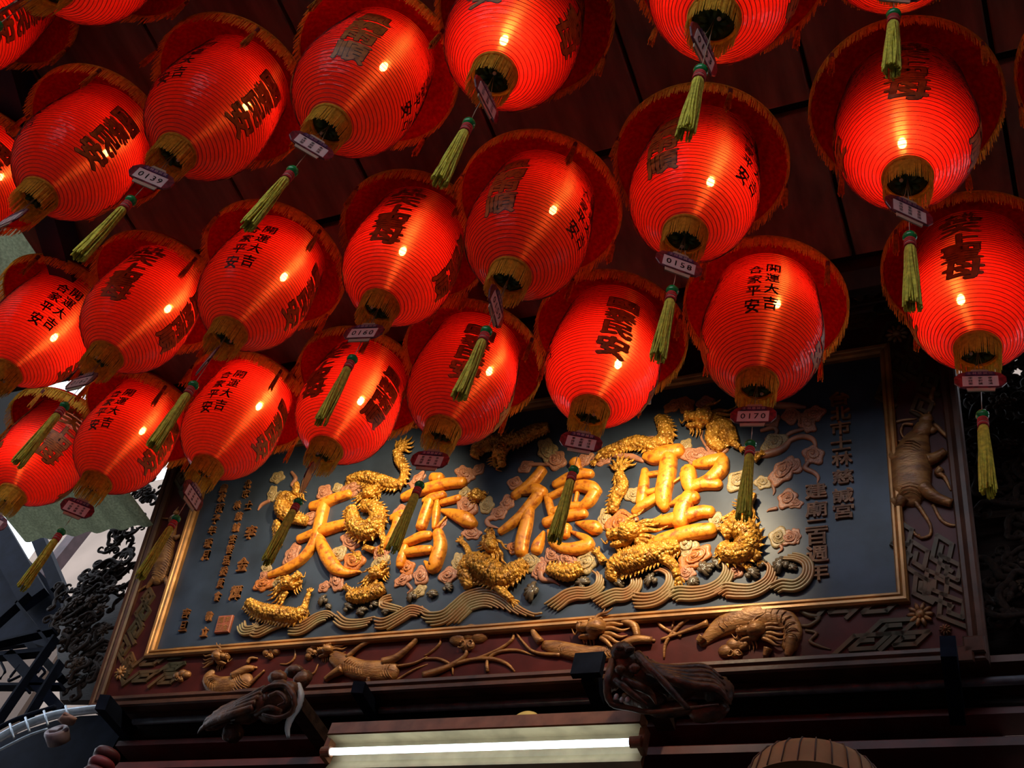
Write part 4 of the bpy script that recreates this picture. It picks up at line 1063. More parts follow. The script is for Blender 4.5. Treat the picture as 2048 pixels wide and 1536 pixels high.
# ------------------------------------------------------------------ lamps that light the plaque
M_LAMPWHITE = mat('white_enamel', (0.55, 0.55, 0.52), 0.4)
def spot(px, py, y, aim_px, label, energy, size):
    P = at_y(px, py, y); a = uv(*aim_px); T = PL0 + a[0]*np.array([1, 0, 0]) + a[1]*UP
    d = Vector(T-P); q = d.to_track_quat('-Z', 'Y')
    root = thing('spot_lamp', label, 'lamp', P, 'spot lamps over the plaque')
    root.rotation_euler = q.to_euler()
    m = MB(); m.lathe([(.10, .012), (.098, .030), (.02, .038), (-.006, .050), (-.008, .047), (.016, .034), (.018, .001)], seg=20); m.build('lamp_head', M_LAMPWHITE, root)
    inv = q.to_matrix().inverted()
    top = inv @ Vector((0, 0.10, CEIL_Z - P[2] + .04)); m = MB(); m.tube([(0, 0, .09), tuple(top)], .008, seg=7); m.build('lamp_arm', M_LAMPWHITE, root)
    ld = bpy.data.lights.new('spot_light', 'SPOT'); ld.energy = energy; ld.color = (1.0, 0.78, 0.46); ld.spot_size = math.radians(size); ld.spot_blend = 1.0; ld.shadow_soft_size = 0.03
    lo = bpy.data.objects.new('spot_light', ld); COL.objects.link(lo); lo.parent = root; lo.location = (0, 0, -.02)
spot(820, 668, 2.28, (690, 1120), 'white spot lamp half hidden behind the lantern with tag 0160', SPOT_W*1.0, 82)
spot(1310, 640, 2.28, (1290, 1100), 'white spot lamp hidden behind lanterns above the largest plaque character', SPOT_W*1.2, 84)
spot(590, 712, 2.28, (560, 1120), 'white spot lamp glimpsed above the lantern beside the brightest one', SPOT_W*.35, 70)

# fluorescent lamp
M_FIX = mat('fixture_rusty_enamel', (0.40, 0.31, 0.19), 0.5, var=0.25, scale=9)
M_FIXEDGE = mat('fixture_brown_edge', (0.30, 0.11, 0.05), 0.5, var=0.3, scale=14)
M_TUBE = mat('fluorescent_glow', (0.8, 0.95, 1.0), 0.3, emit=TUBE_E, ecol=(0.78, 0.96, 1.0))
lampP = at_y(940, 1490, 3.2)
lamp = thing('fluorescent_lamp', 'long fluorescent tube lamp with rust-brown housing below the plaque', 'lamp', lampP)
LX = 1.27
m = MB(); m.box((0, .030, .095), (LX, .07, .05)); m.build('housing', M_FIXEDGE, lamp, smooth=False)
m = MB(); m.add([(-LX/2, .06, .070), (LX/2, .06, .070), (LX/2, -.005, .062), (-LX/2, -.005, .062), (-LX/2, .075, .0), (LX/2, .075, .0), (LX/2, .06, -.042), (-LX/2, .06, -.042), (LX/2, .09, -.055), (-LX/2, .09, -.055), (LX/2, .09, .07), (-LX/2, .09, .07)],
  [(0, 3, 2, 1), (0, 1, 5, 4), (4, 5, 6, 7), (7, 6, 8, 9), (9, 8, 10, 11), (11, 10, 1, 0), (3, 0, 1, 2)][:6]); m.build('reflector', M_FIX, lamp, smooth=False)
m = MB(); m.tube([(-.605, .02, .005), (.605, .02, .005)], .0135, seg=16); m.build('glowing_tube', M_TUBE, lamp)
for s in (-1, 1):
    m = MB(); m.tube([(s*.605, .02, .005), (s*.645, .02, .005)], .020, seg=14); m.box((s*.64, .045, .03), (.02, .05, .09)); m.build('tube_holder', M_FIXEDGE, lamp, smooth=False)

# ------------------------------------------------------------------ dark timber behind and below the plaque
def xbeam(name, y, pz0, pz1, x0, x1, dep, M_, label, cat='beam', kind='structure'):
    """beam along the wall between two heights"""
    b = MB(); b.cbox(((x0+x1)/2, y+dep/2, (pz0+pz1)/2), (x1-x0, dep, pz1-pz0), .01); return b.build(name, M_, kind=kind, smooth=False, label=label if kind != 'structure' else None)
def zy(px, py, y): return at_y(px, py, y)[2]
bk = MB(); slab(bk, -4.25, -.30, 3.62, 3.70, 3.2, 6.2); bk.build('wall_behind', M_DARKWOOD, kind='structure', smooth=False)
bk2 = MB(); slab(bk2, -3.2, 3.2, 3.62, 3.70, 5.35, 6.2); bk2.build('wall_upper', M_DARKWOOD, kind='structure', smooth=False)
bk3 = MB(); slab(bk3, -4.0, 3.2, 3.62, 3.70, 2.6, 4.02); bk3.build('wall_lower', M_DARKWOOD, kind='structure', smooth=False)
trim_n = [0]
def trim_beam(pa, pb, y, dep, M_, x0=-4.1, x1=2.6):
    """horizontal beam whose front face spans photo heights pa..pb near x=1750"""
    trim_n[0] += 1
    z1, z0 = zy(1650, pa, y), zy(1650, pb, y); b = MB(); b.cbox(((x0+x1)/2, y+dep/2, (z0+z1)/2), (x1-x0, dep, abs(z1-z0)), .008)
    b.build('trim_%d' % trim_n[0], M_, kind='structure', smooth=False)
trim_beam(1326, 1342, 3.42, .20, M_BROWNWOOD)
trim_beam(1348, 1368, 3.50, .12, M_DARKWOOD)
trim_beam(1382, 1420, 3.54, .09, M_DARKWOOD)
trim_beam(1424, 1440, 3.50, .12, M_REDWOOD)
trim_beam(1480, 1500, 3.46, .16, M_REDWOOD)
# steel pipe and hangers
pipe = MB(); a = at_y(240, 1432, 3.42); b_ = at_y(1990, 1342, 3.42); pipe.tube([(-4.0, 3.44, a[2]-.02), (1.5, 3.44, a[2]-.02)], .016, seg=10)
pipe.build('conduit_pipe', mat('dusty_pipe', (0.10, 0.11, 0.14), .5, var=.4, scale=20), label='thin dusty metal conduit running below the plaque frame', cat='pipe')
def bracket(pts, wd, label):
    m = MB(); P = [at_y(x, y, d) for x, y, d in pts]
    for a, b in zip(P, P[1:]): m.beam(a, b, wd, .030, up=(1, 0, .001))
    return m.build('steel_bracket', M_STEEL, smooth=False, label=label, cat='bracket', group='steel brackets under the plaque')
def brk(top, bot, w, label, lip=True):
    root = thing('steel_bracket', label, 'bracket', at_y(top[0], top[1], 3.215), 'steel brackets under the plaque'); o = at_y(top[0], top[1], 3.215)
    p1 = at_y(bot[0], bot[1], 3.55)-o
    m = MB(); m.beam((0, 0, 0), p1, w, .05, up=(1, 0, 0.01)); m.build('bracket_arm', M_STEEL, root, smooth=False)
    if not lip: return
    m = MB(); m.cbox((0, -.012, .01), (w*1.15, .03, .10), .004); m.build('bracket_lip', M_STEEL, root, smooth=False)
brk((1178, 1338), (1212, 1420), .10, 'black steel bracket beside the carved lion under the plaque')
brk((716, 1374), (760, 1448), .05, 'black steel bracket left of centre above the fluorescent lamp', False)
brk((1896, 1292), (1915, 1430), .09, 'black steel bracket at the lower corner of the plaque by the carved vines', False)
brk((205, 1404), (262, 1470), .07, 'dark bar added for the shade under the dedication end of the plaque', False)  # no bracket stands here; dark bar put in where it is only dark

# ------------------------------------------------------------------ the hall around: fascia, upper wall, added roof and walls that block sky
def trim_box(x0, x1, y0, y1, z0, z1, M_):
    trim_n[0] += 1; b = MB(); b.cbox(((x0+x1)/2, (y0+y1)/2, (z0+z1)/2), (x1-x0, y1-y0, z1-z0), .006); return b.build('trim_%d' % trim_n[0], M_, kind='structure', smooth=False)
trim_box(-3.25, 3.2, 1.955, 2.02, CEIL_Z - .03, CEIL_Z + .10, M_BROWNWOOD)
trim_box(-3.25, 3.2, 2.022, 2.08, CEIL_Z + .02, CEIL_Z + .16, M_DARKWOOD)
trim_box(-3.25, 3.2, 2.082, 2.13, CEIL_Z + .10, CEIL_Z + .30, M_BROWNWOOD)
up_ = MB(); slab(up_, -4.3, 3.2, 3.02, 3.10, 5.95, 7.7); up_.build('wall_back', M_DARKWOOD, kind='structure', smooth=False)
rf_ = MB(); slab(rf_, -4.3, 3.4, 1.9, 3.75, 7.6, 7.75); rf_.build('roof', M_DARKWOOD, kind='structure', smooth=False)  # unseen slab added to block the sky over the plaque
af_ = MB(); slab(af_, -5.6, 3.3, 2.14, 2.2, 5.38, 7.6); af_.build('wall_skyblock_upper', M_DARKWOOD, kind='structure', smooth=False)  # unseen blocker added; the gap below it meters sky light onto the plaque
ae_ = MB(); slab(ae_, -4.42, -4.36, 2.2, 3.0, 5.9, 7.6); ae_.build('wall_skyblock_end', M_DARKWOOD, kind='structure', smooth=False)  # unseen blocker added against sky light from the left end
rs_ = MB(); slab(rs_, 3.2, 3.3, -9.0, 3.75, 0, 7.6); rs_.build('wall_skyblock_right', M_REDWOOD, kind='structure', smooth=False)  # unseen wall added to cut sky light from the right
for z, M_ in ((5.98, M_REDWOOD), (6.10, M_BROWNWOOD), (6.75, M_DARKWOOD)): trim_box(-4.2, 3.2, 2.92, 3.02, z, z + .07, M_)

M_CARVE = mat('old_carved_wood', (0.034, 0.017, 0.010), 0.7, col2=(0.011, 0.006, 0.005), scale=9, bump=0.4, bscale=45, spec=0.15)
M_CARVE2 = mat('carved_wood_gilt_trace', (0.075, 0.036, 0.017), 0.65, col2=(0.02, 0.010, 0.006), scale=12, bump=0.4, bscale=45, spec=0.2)
def scroll_mesh(seed):
    rs = np.random.RandomState(seed); mb = MB(); tt = np.linspace(0, 1, 26)
    # S-scroll: spiral, stem, spiral
    pts = []; rad = []
    for t in tt: a = 4.4*(1-t); r = .10 + .28*t; pts.append((-.75 + r*math.cos(a+1.2), r*math.sin(a+1.2), .1)); rad.append(.07 + .06*t)
    e = pts[-1]
    for t in np.linspace(.1, 1, 12): pts.append((e[0]*(1-t) + .45*t, e[1]*(1-t) - .12*t + .30*math.sin(t*PI)*(1 if seed % 2 else -1), .1 + .08*math.sin(t*PI))); rad.append(.135 - .02*t)
    e = pts[-1]
    for t in tt[3:]: a = -1.5 + 4.2*t; r = .34 - .24*t; pts.append((.62 + r*math.cos(a), e[1] + .30 + r*math.sin(a), .1)); rad.append(.115 - .06*t)
    mb.tube(pts, rad, seg=9)
    for k in range(4):
        a = rs.uniform(0, 6.28); x = rs.uniform(-.6, .6)
        mb.tube(spline(np.array([(x, -.05, .1), (x+.25*math.cos(a), .25*math.sin(a), .16), (x+.45*math.cos(a+.5), .45*math.sin(a+.5), .08)]), 8), np.array([.10, .12, .13, .12, .10, .08, .05, .015]), seg=7, flat=.6)
    return mb
def bloom_mesh(seed):
    mb = MB(); n = 6 + seed
    for ring, (r, z, s) in enumerate(((.62, .05, .42), (.38, .16, .32), (.16, .24, .2))):
        for k in range(n):
            a = 2*PI*(k + .5*ring)/n; mb.blob((r*math.cos(a), r*math.sin(a), z), (s*.75, s*.48, .12), 8, 5, M=np.array(Matrix.Rotation(a, 3, 'Z')))
    mb.blob((0, 0, .3), (.15, .15, .12), 8, 5)
    return mb
ME_SCROLL = [scroll_mesh(k).mesh('scroll', M_CARVE) for k in range(4)]
ME_BLOOM = [bloom_mesh(k).mesh('blossom', M_CARVE2) for k in range(2)]
def inside(p, poly):
    c = False; n = len(poly)
    for i in range(n):
        a, b = poly[i], poly[i-1]
        if (a[1] > p[1]) != (b[1] > p[1]) and p[0] < (b[0]-a[0])*(p[1]-a[1])/(b[1]-a[1]) + a[0]: c = not c
    return c
FACE = Matrix(((1, 0, 0), (0, 0, -1), (0, 1, 0)))            # local z -> world -y
def openwork(label, poly, y, n_sc, n_bl, size, seed, extra=None):
    rs = np.random.RandomState(seed); xs = [p[0] for p in poly]; ys = [p[1] for p in poly]
    c = at_y(sum(xs)/len(xs), sum(ys)/len(ys), y)
    root = thing('carved_openwork_panel', label, 'carving', c, 'openwork carvings flanking the plaque', M3=FACE)
    placed = []
    for kind, n in ((0, n_sc), (1, n_bl)):
        k = 0; tries = 0
        while k < n and tries < 4000:
            tries += 1; p = (rs.uniform(min(xs), max(xs)), rs.uniform(min(ys), max(ys)))
            if not inside(p, poly): continue
            q = at_y(*p, y)-c; xy = np.array([q[0], q[2]])
            if any(np.linalg.norm(xy-o) < size*(.26 if kind == 0 else .6) for o, kk in placed if kk == kind): continue
            placed.append((xy, kind)); k += 1
            me = ME_SCROLL[rs.randint(4)] if kind == 0 else ME_BLOOM[rs.randint(2)]
            o = link('scroll' if kind == 0 else 'blossom', me, root); s = size*rs.uniform(.75, 1.2)*(.62 if kind else 1)
            o.location = (xy[0], xy[1], rs.uniform(-.03, .05) + (.05 if kind else 0)); o.scale = (s*(1 if rs.rand() < .5 else -1), s, s); o.rotation_euler = (rs.uniform(-.2, .2), rs.uniform(-.2, .2), rs.uniform(0, 6.28))
    return root, c
right_poly = [(1900, 690), (2075, 660), (2110, 1000), (2110, 1330), (1990, 1320), (1960, 1200), (1925, 900)]
openwork('dark openwork carving of vines and blossoms beyond the right frame of the plaque', right_poly, 3.46, 64, 9, .105, 3)
openwork('dark openwork carving of scrolls between the plaque and the steel lattice', [(318, 955), (290, 1030), (230, 1220), (195, 1370), (150, 1385), (128, 1330), (118, 1200), (175, 1160), (215, 1130), (222, 1020), (240, 955)], 3.46, 120, 12, .080, 8)
# solid back-boards close the lower half of both openworks
def board_px(name, pts, y, dep, M_, label, cat):
    P = [at_y(a, b, y) for a, b in pts]; m = MB(); n = len(P)
    V = [tuple(p) for p in P] + [(p[0], p[1]+dep, p[2]) for p in P]
    m.add(V, [tuple(range(n)), tuple(range(2*n-1, n-1, -1))] + [(i, n+i, n+(i+1) % n, (i+1) % n) for i in range(n)])
    return m.build(name, M_, smooth=False, label=label, cat=cat)
board_px('carving_backboard', [(1955, 1040), (2110, 1020), (2110, 1340), (1975, 1340)], 3.58, .04, M_DARKWOOD, 'plain dark board behind the lower half of the blossom carving', 'board')
board_px('carving_backboard', [(150, 1185), (262, 1190), (205, 1400), (120, 1400), (110, 1240)], 3.58, .04, M_DARKWOOD, 'plain dark board behind the scroll carving beside the lattice', 'board')

# carved brackets above the plaque, seen between lanterns
def stickset(label, cpx, sticks, y):
    c = at_y(*cpx, y); root = thing('bracket_carving', label, 'carving', c, 'carved bracket sets above the plaque')
    for a, b, r in sticks:
        m = MB(); p, q = at_y(*a, y)-c, at_y(*b, y - .10)-c; m.beam(p, q, r, r); m.build('bracket_arm', M_CARVE2, root, smooth=False)
    return root, c
root, c = stickset('dark carved roof bracket with crossing wooden arms and a small carved figure', (1660, 480), [((1690,585),(1715,545),.030), ((1715,600),(1750,520),.030), ((1735,560),(1765,505),.026), ((1640,395),(1665,365),.026), ((1700,430),(1725,400),.026), ((1745,440),(1765,420),.024), ((1600,420),(1620,395),.026), ((1740,590),(1765,570),.024), ((1675,610),(1690,570),.024)], 2.80)
fg = MB()
def fl(m, c, x, y, yy, rx, ry, rz, rot=0.0, bump=.08):
    p = at_y(x, y, yy)-c; m.blob(p, (rx, ry, rz), 12, 8, M=np.array(Matrix.Rotation(rot, 3, 'Y')), bump=bump)
for x, y, rx, rz, ro in ((1640,478,.045,.070,.2), (1640,447,.026,.032,0), (1622,500,.060,.030,.5), (1662,500,.055,.028,-.4), (1618,470,.022,.050,.7), (1664,470,.022,.050,-.7), (1640,520,.085,.026,0)): fl(fg, c, x, y, 2.74, rx, .035, rz, ro)
fg.build('carved_figure', M_CARVE2, root)
for i, (x, y, s) in enumerate(((1600,450,.09), (1700,470,.10), (1745,480,.09), (1590,520,.08), (1680,530,.08), (1770,560,.09), (1620,400,.09), (1680,400,.10), (1740,400,.09), (1560,470,.08), (1790,610,.08))):
    p = at_y(x, y, 2.86)-c; o = link('scroll', ME_SCROLL[i % 4], root); m4 = FACE.to_4x4() @ Matrix.Rotation(i*1.3, 4, 'Z') @ Matrix.Scale(s, 4); m4.translation = Vector(p); o.matrix_local = m4
root, c = stickset('dark carved roof bracket seen between the lantern tagged 0158 and its neighbour', (1290, 480), [((1235,500),(1262,450),.03), ((1262,530),(1290,470),.03), ((1225,460),(1250,430),.026)], 2.80)
m = MB(); m.beam((0, -.05, 0), (0, .20, .0), .06, .06); m.build('bracket_arm', M_CARVE2, root, smooth=False)
for i, (x, y, s) in enumerate(((1240,470,.09), (1280,500,.10), (1250,540,.09), (1220,530,.08), (1270,440,.09), (1300,560,.09), (1080,590,.08), (1060,640,.08), (680,700,.08), (940,590,.08))):
    p = at_y(x, y, 2.86)-c; o = link('scroll', ME_SCROLL[i % 4], root); m4 = FACE.to_4x4() @ Matrix.Rotation(i*1.9, 4, 'Z') @ Matrix.Scale(s, 4); m4.translation = Vector(p); o.matrix_local = m4

# ------------------------------------------------------------------ carved lions under the plaque
M_LION = mat('lion_wood', (0.17, 0.065, 0.028), 0.42, col2=(0.035, 0.016, 0.012), scale=14, bump=0.5, bscale=50, spec=0.3)
M_BONE = mat('pale_teeth', (0.40, 0.42, 0.44), 0.3)
def lion(label, crop, y0, lumps, strands_, teeth, light):
    (off, sc) = crop; c = at_y(off[0]+lumps[0][0]/sc, off[1]+lumps[0][1]/sc, y0); k = 1/sc/455.0
    root = thing('carved_lion', label, 'carving', c, 'carved lions under the plaque')
    h = MB()
    for x, y, dy, rx, ry, rot in lumps:
        p = at_y(off[0]+x/sc, off[1]+y/sc, y0-dy)-c; h.blob(p, (rx*k, min(rx, ry)*k*.9, ry*k), 14, 10, M=np.array(Matrix.Rotation(rot, 3, 'Y')), bump=.10, fq=6)
    h.build('lion_head', M_LION, root)
    sp = MB(); sp.cbox((.03, .20, .03), (.07, .36, .06), .01); sp.build("support_block", M_DARKWOOD, root, smooth=False)
    for pts in strands_:
        m = MB(); S = spline(np.array([(*(at_y(off[0]+x/sc, off[1]+y/sc, y0-dy)-c), r*k) for x, y, dy, r in pts]), 4*len(pts)+2); m.tube(S[:, :3], np.maximum(S[:, 3], .001), seg=8); m.build('mane_lock', M_LION, root)
    for x, y, dy, r in teeth:
        m = MB(); p = at_y(off[0]+x/sc, off[1]+y/sc, y0-dy)-c; m.blob(p, (r*k, r*k*.6, r*k*1.3), 8, 6); m.build('tooth', M_BONE, root)
    for pts in light:
        m = MB(); S = spline(np.array([(*(at_y(off[0]+x/sc, off[1]+y/sc, y0-dy)-c), r*k) for x, y, dy, r in pts]), 5*len(pts)); m.tube(S[:, :3], np.maximum(S[:, 3], .001), seg=7); m.build('beard_edge', M_BONE if len(pts) > 4 else M_LION, root)
lion('dark carved wooden lion head with open jaws under the plaque, over the lamp end', C7, 3.12,
 [(1270,470,.06,85,80,0), (1245,390,.10,62,55,0), (1225,365,.13,26,18,.2), (1290,375,.13,26,18,-.2), (1230,500,.13,26,24,0), (1320,495,.13,28,26,0), (1190,560,.05,45,70,0), (1400,540,.02,110,85,.2), (1560,590,-.02,150,80,.25), (1720,580,-.04,130,75,.2), (1850,640,-.05,80,75,.6), (1380,690,0,120,50,.1), (1560,750,-.02,130,40,-.1), (1790,770,-.04,100,50,-.2)],
 [[(1340,400,.12,20),(1430,500,.12,20),(1540,620,.10,18),(1660,750,.06,12)]] +
 [[(1330+20*i, 440+18*i, .08, 22),(1450+30*i, 490+20*i, .08, 26),(1600+22*i, 500+26*i, .05, 26),(1760+22*i, 490+34*i, .02, 20),(1880+12*i, 560+40*i, 0, 5)] for i in range(5)] +
 [[(1180,440,.10,18),(1150,540,.10,20),(1150,650,.08,20),(1180,720,.06,16),(1290,745,.05,14),(1420,770,.04,12),(1640,748,.03,10),(1850,720,.02,4)], [(1250,560,.10,18),(1330,600,.10,22),(1420,650,.06,18),(1460,720,.04,6)], [(1200,570,.1,18),(1260,610,.1,20),(1340,680,.08,14),(1400,720,.06,4)]],
 [(1205,672,.08,14), (1240,690,.08,13), (1275,690,.08,14)], [])
lion('dark carved wooden lion head with a pale curled beard edge, left of the fluorescent lamp', C8, 3.16,
 [(1140,800,.06,110,100,0), (1130,680,.08,60,45,.2), (1060,830,.06,70,80,.3), (1200,760,.08,50,60,0), (1090,900,.04,90,50,.2), (950,880,0,110,70,-.5), (830,900,-.02,120,60,-.6), (760,940,-.04,80,50,-.5), (860,1010,-.02,60,60,0), (1280,690,.02,50,60,.4), (1230,640,.02,60,40,0)],
 [[(1060-20*i, 740+30*i, .10, 20),(980-30*i, 790+28*i, .08, 24),(880-30*i, 840+24*i, .05, 22),(760-20*i, 900+20*i, .02, 14),(690-10*i, 960+14*i, 0, 4)] for i in range(5)] +
 [[(1040,760,.12,16),(1100,730,.13,16),(1180,730,.13,16),(1230,800,.12,16),(1220,880,.1,14),(1140,920,.1,12),(1040,900,.1,8)], [(1080,790,.14,12),(1140,770,.15,12),(1180,820,.14,10),(1130,850,.14,6)], [(1000,900,.06,16),(1080,860,.10,16),(1150,880,.10,12)]],
 [], [[(1255,720,.06,16),(1270,790,.06,20),(1250,860,.05,20),(1210,920,.04,20),(1190,980,.03,16),(1195,1040,.02,10)]])

# ------------------------------------------------------------------ small things low in the frame
P = at_y(1050, 1440, 3.36); m = MB(); m.lathe([(.0, .001), (-.004, .045), (.004, .052), (.014, .040), (.018, .001)], seg=28); m.tube([(0, 0, .010), (0, .02, -.12), (0, .02, -.20)], .010, seg=8)
o = m.build('lamp_cover', mat('yellowed_plastic', (0.60, 0.44, 0.16), .4), label='small round yellowed lamp cover peeking over the fluorescent housing', cat='lamp cover', loc=P); o.rotation_euler = (math.radians(70), 0, 0)
P = at_y(1632, 1548, 3.0)
sh = thing('ribbed_shade', 'tan ribbed lantern shade cut by the bottom edge', 'lampshade', P)
m = MB(); m.lathe([(-.10, .205), (-.03, .190), (.0, .170), (.022, .130), (.032, .07), (.034, .0005)], seg=48); m.build('shade_dome', mat('tan_paper', (0.34, 0.17, 0.06), .7, var=.2, scale=10), sh)
for k in range(28):
    a = 2*PI*k/28; m = MB(); m.tube([(r*math.cos(a), r*math.sin(a), z+.002) for z, r in ((-.10, .207), (-.03, .192), (.0, .172), (.022, .132), (.032, .07))], .0022, seg=4); m.build('shade_rib', M_BROWNWOOD, sh)
# red tiered ornament at the lower left
P = at_y(200, 1536, 3.1); m = thing('tiered_red_ornament', 'dark red tiered round ornament at the bottom edge near the arched rail', 'ornament', P)
for k in range(4):
    q = MB(); q.lathe([(k*.045 - .10, .030), (k*.045 - .095, .052), (k*.045 - .075, .056), (k*.045 - .062, .050), (k*.045 - .058, .030)], seg=20, closed_bot=True, closed_top=True); q.build('tier', M_REDWOOD if k % 2 else mat('dull_red', (0.20, 0.02, 0.025), .5), m)
# round junction can
P = at_y(113, 1464, 3.25); rt = thing('round_wall_can', 'round dusty mauve lamp can under the arched rail', 'lamp', P); rt.rotation_euler = (math.radians(62), 0, 0)
m = MB(); m.lathe([(-.05, .050), (.0, .054), (.012, .050), (.012, .040), (.006, .036), (.006, .0005)], seg=26, closed_bot=True); m.build('can_body', mat('mauve_enamel', (0.20, 0.14, 0.16), .5, var=.2), rt)
m = MB(); m.cbox((0, 0, .012), (.05, .036, .012), .003); m.build('can_plate', mat('pale_plate', (0.26, 0.20, 0.20), .5), rt, smooth=False)
P = at_y(135, 1440, 3.22); m = MB(); m.blob((0, 0, 0), (.050, .03, .018), 14, 8, bump=.15); m.tube([(-.05, 0, .0), (0, -.03, .012), (.05, 0, 0)], .008, seg=6)
o = m.build('cloth_knot', mat('dusty_pink_cloth', (0.30, 0.16, 0.12), .8), label='dusty pink cloth knot tied at the end of the arched rail', cat='cloth', loc=P)

# ------------------------------------------------------------------ steelwork at the left
def rod(name, pts, y, r, M_, label=None, cat=None, parent=None, org=None, seg=8):
    P = np.array([at_y(a, b, y) for a, b in pts]); P = spline(P, max(2, 5*len(P))) if len(P) > 2 else P
    if org is not None: P = P - org
    m = MB(); m.tube(P, r, seg=seg); return m.build(name, M_, parent, label=label, cat=cat)
rail = thing('arched_rail', 'pale grey arched metal rail curving under the steel lattice', 'rail', at_y(100, 1432, 3.3)); og = at_y(100, 1432, 3.3)
M_GALV = mat('galvanised_pipe', (0.42, 0.50, 0.60), .35, metal=.5, var=.25, scale=20)
rod('rail_pipe', [(-30, 1494), (20, 1464), (60, 1446), (110, 1430), (160, 1422), (215, 1416)], 3.30, .020, M_GALV, parent=rail, org=og)
rod('rail_wire', [(-20, 1510), (30, 1484), (60, 1470), (95, 1458)], 3.28, .006, M_GALV, parent=rail, org=og)
rod('rail_back_pipe', [(-30, 1472), (30, 1440), (110, 1414)], 3.32, .012, M_STEEL, parent=rail, org=og)
for x, y in ((24, 1462), (55, 1449), (92, 1436), (135, 1426)): rod('pipe_clip', [(x-4, y-14), (x+4, y+14)], 3.285, .006, M_GALV, parent=rail, org=og)
og = at_y(60, 1350, 3.4); lat = thing('steel_lattice', 'black steel lattice of crossing rods at the lower left', 'lattice', og)
def latbar(a, b, w, y=3.40):
    m = MB(); m.beam(at_y(*a, y)-og, at_y(*b, y)-og, w, .05, up=(0, 1, 0)); m.build('lattice_bar', M_STEEL, lat, smooth=False)
latbar((20, 1310), (125, 1425), .055); latbar((60, 1290), (125, 1360), .04, 3.5); latbar((-20, 1315), (95, 1304), .028); latbar((-20, 1374), (125, 1374), .016)
for a, b in (((-10, 1452), (112, 1275)), ((48, 1448), (122, 1325)), ((-20, 1262), (60, 1190)), ((30, 1200), (100, 1290)), ((-10, 1290), (110, 1262))): latbar(a, b, .016, 3.36)
for pts in ([(2, 1325), (10, 1345), (0, 1358)], [(40, 1330), (22, 1352), (18, 1362), (40, 1352)], [(75, 1345), (82, 1335), (90, 1345), (80, 1356), (92, 1362), (105, 1352)], [(30, 1380), (36, 1390), (50, 1378), (60, 1386)]): rod('lattice_curl', pts, 3.38, .007, M_STEEL, parent=lat, org=og)
# frame of the lean-to roof: dark beams, sheet and plaster
def bar3(name, a, ya, b, yb, w, h, M_, label, cat='beam', grp=None):
    m = MB(); p, q = at_y(*a, ya), at_y(*b, yb); m.beam(p-p, q-p, w, h, up=(0, 1, 0)); return m.build(name, M_, smooth=False, label=label, cat=cat, group=grp, loc=p)
bar3('roof_rafter', (40, 985), 3.55, (120, 1180), 3.55, .075, .08, M_STEEL, 'dark riveted steel rafter crossing the pale roof sheet at left', 'rafter')
bar3('timber_brace', (196, 1020), 3.90, (80, 1165), 3.90, .085, .08, mat('mauve_timber', (0.11, 0.055, 0.06), .6, var=.3), 'mauve painted timber brace beside the round cut-out', 'brace')
bar3('steel_post', (-20, 1040), 3.62, (70, 1200), 3.62, .16, .06, M_STEEL, 'broad dark blue steel post at the left edge', 'post')
bar3('steel_tie', (-20, 1120), 3.79, (120, 1235), 3.79, .05, .05, M_STEEL, 'thin dark steel tie under the lean-to roof', 'tie')
bar3('steel_girder', (-20, 1185), 3.86, (120, 1215), 3.86, .18, .06, M_STEEL, 'dark steel girder behind the lattice at left', 'girder')
sheet = MB(); A_, B_ = at_y(40, 1090, 4.5), at_y(170, 930, 4.5)
xs_ = np.linspace(A_[0]-.5, B_[0]+.7, 90); V = []; F = []
for i, x in enumerate(xs_):
    z = .018*math.sin(i*.9)
    V += [(x, 3.9, 5.0 + z), (x, 5.55, 5.9 + z)]
for i in range(len(xs_)-1): F.append((2*i, 2*i+2, 2*i+3, 2*i+1))
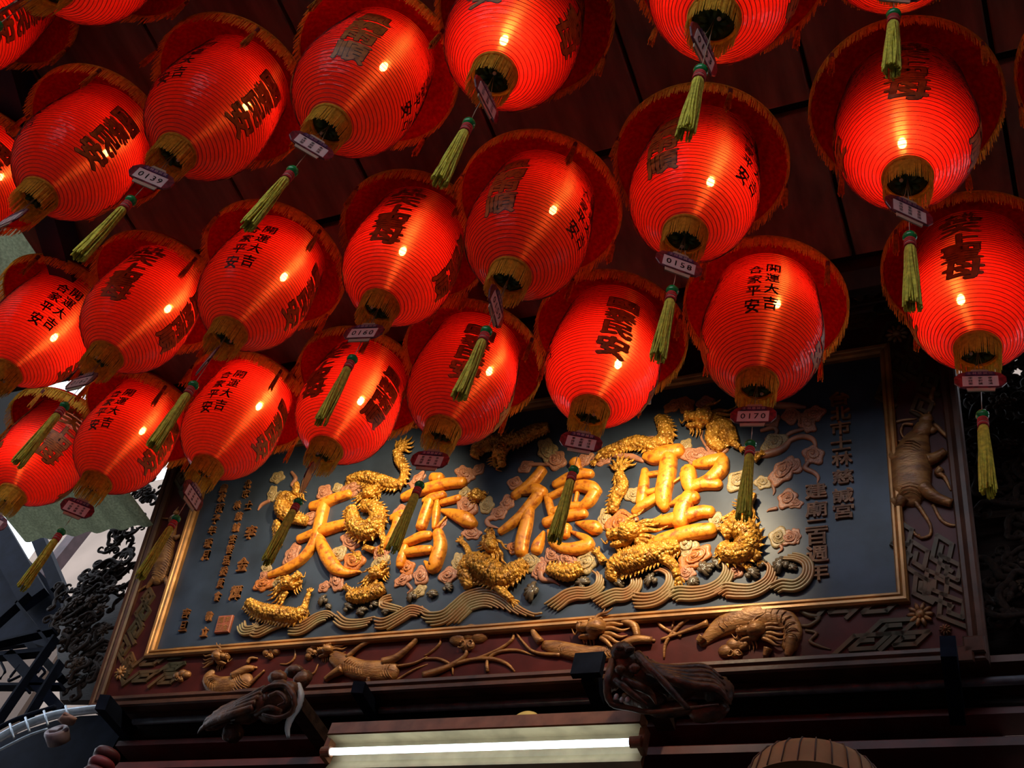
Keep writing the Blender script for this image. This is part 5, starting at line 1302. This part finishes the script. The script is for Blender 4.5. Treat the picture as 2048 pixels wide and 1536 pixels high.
# ceiling beam along the left end of the boards
bm_ = MB(); a = at_z(17, 131, 3.05); b_ = at_z(118, 478, 3.05); d = (b_-a); bm_.beam(a - d*1.2, b_ + d*.45, .085, .10); bm_.build('ceiling_beam', mat('dark_blue_steel', (0.020, 0.024, 0.05), .4), smooth=False, kind='structure')
M_SHEETT = thin_material('translucent_roof_sheet', (0.50, 0.53, 0.41), .6)
def corrugated(label, x0, x1, y0, y1, z):
    m = MB(); n = int((x1-x0)/.02); V = []; F = []
    for i in range(n+1):
        x = x0 + (x1-x0)*i/n; zz = z + .012*math.sin(x*2*PI/.16); V += [(x, y0, zz), (x, y1, zz), (x, y1, zz+.004), (x, y0, zz+.004)]
    for i in range(n):
        for a, b in ((0, 1), (1, 2), (2, 3), (3, 0)): F.append((4*i+a, 4*i+b, 4*i+4+b, 4*i+4+a))
    F += [(0, 3, 2, 1), (4*n, 4*n+1, 4*n+2, 4*n+3)]
    m.add(V, F); m.build('roof_sheet', M_SHEETT, label=label, cat='roof sheet', group='corrugated lean-to roof sheets')
_q = np.array([at_z(x, y, 3.67) for x, y in ((15, 1040), (110, 1110), (215, 925), (110, 890))])
corrugated('pale greenish corrugated roof sheet seen past the steel rafter at left', _q[:, 0].min(), _q[:, 0].max(), _q[:, 1].min(), _q[:, 1].max() - .12, CAM_Z + 3.67)
corrugated('pale greenish corrugated roof sheet above the lantern row at the left edge', -5.38, -3.30, .2, 1.9, CEIL_Z + .30)
board_px('steel_hoarding', [(-40, 1060), (40, 1100), (118, 1185), (128, 1262), (100, 1296), (62, 1286), (-40, 1300)], 3.70, .03, M_STEEL, 'dark steel hoarding between the roof sheet and the lattice', 'hoarding')
_wl = MB(); _a = at_y(-60, 1550, 4.7); _b = at_y(128, 1215, 4.7); slab(_wl, _a[0]-1.5, _b[0]+.25, 4.7, 4.78, 2.0, _b[2]); _wl.build('wall_left', mat('brown_plaster', (0.12, 0.072, 0.048), .8, var=.15, scale=3), kind='structure', smooth=False)
board_px('dark_fill_board', [(-60, 1512), (20, 1474), (60, 1457), (110, 1441), (160, 1432), (300, 1425), (320, 1580), (-60, 1580)], 3.62, .03, M_STEEL, 'dark board filling the space below the arched rail', 'board')  # plain dark board added to fill the dark area below the rail
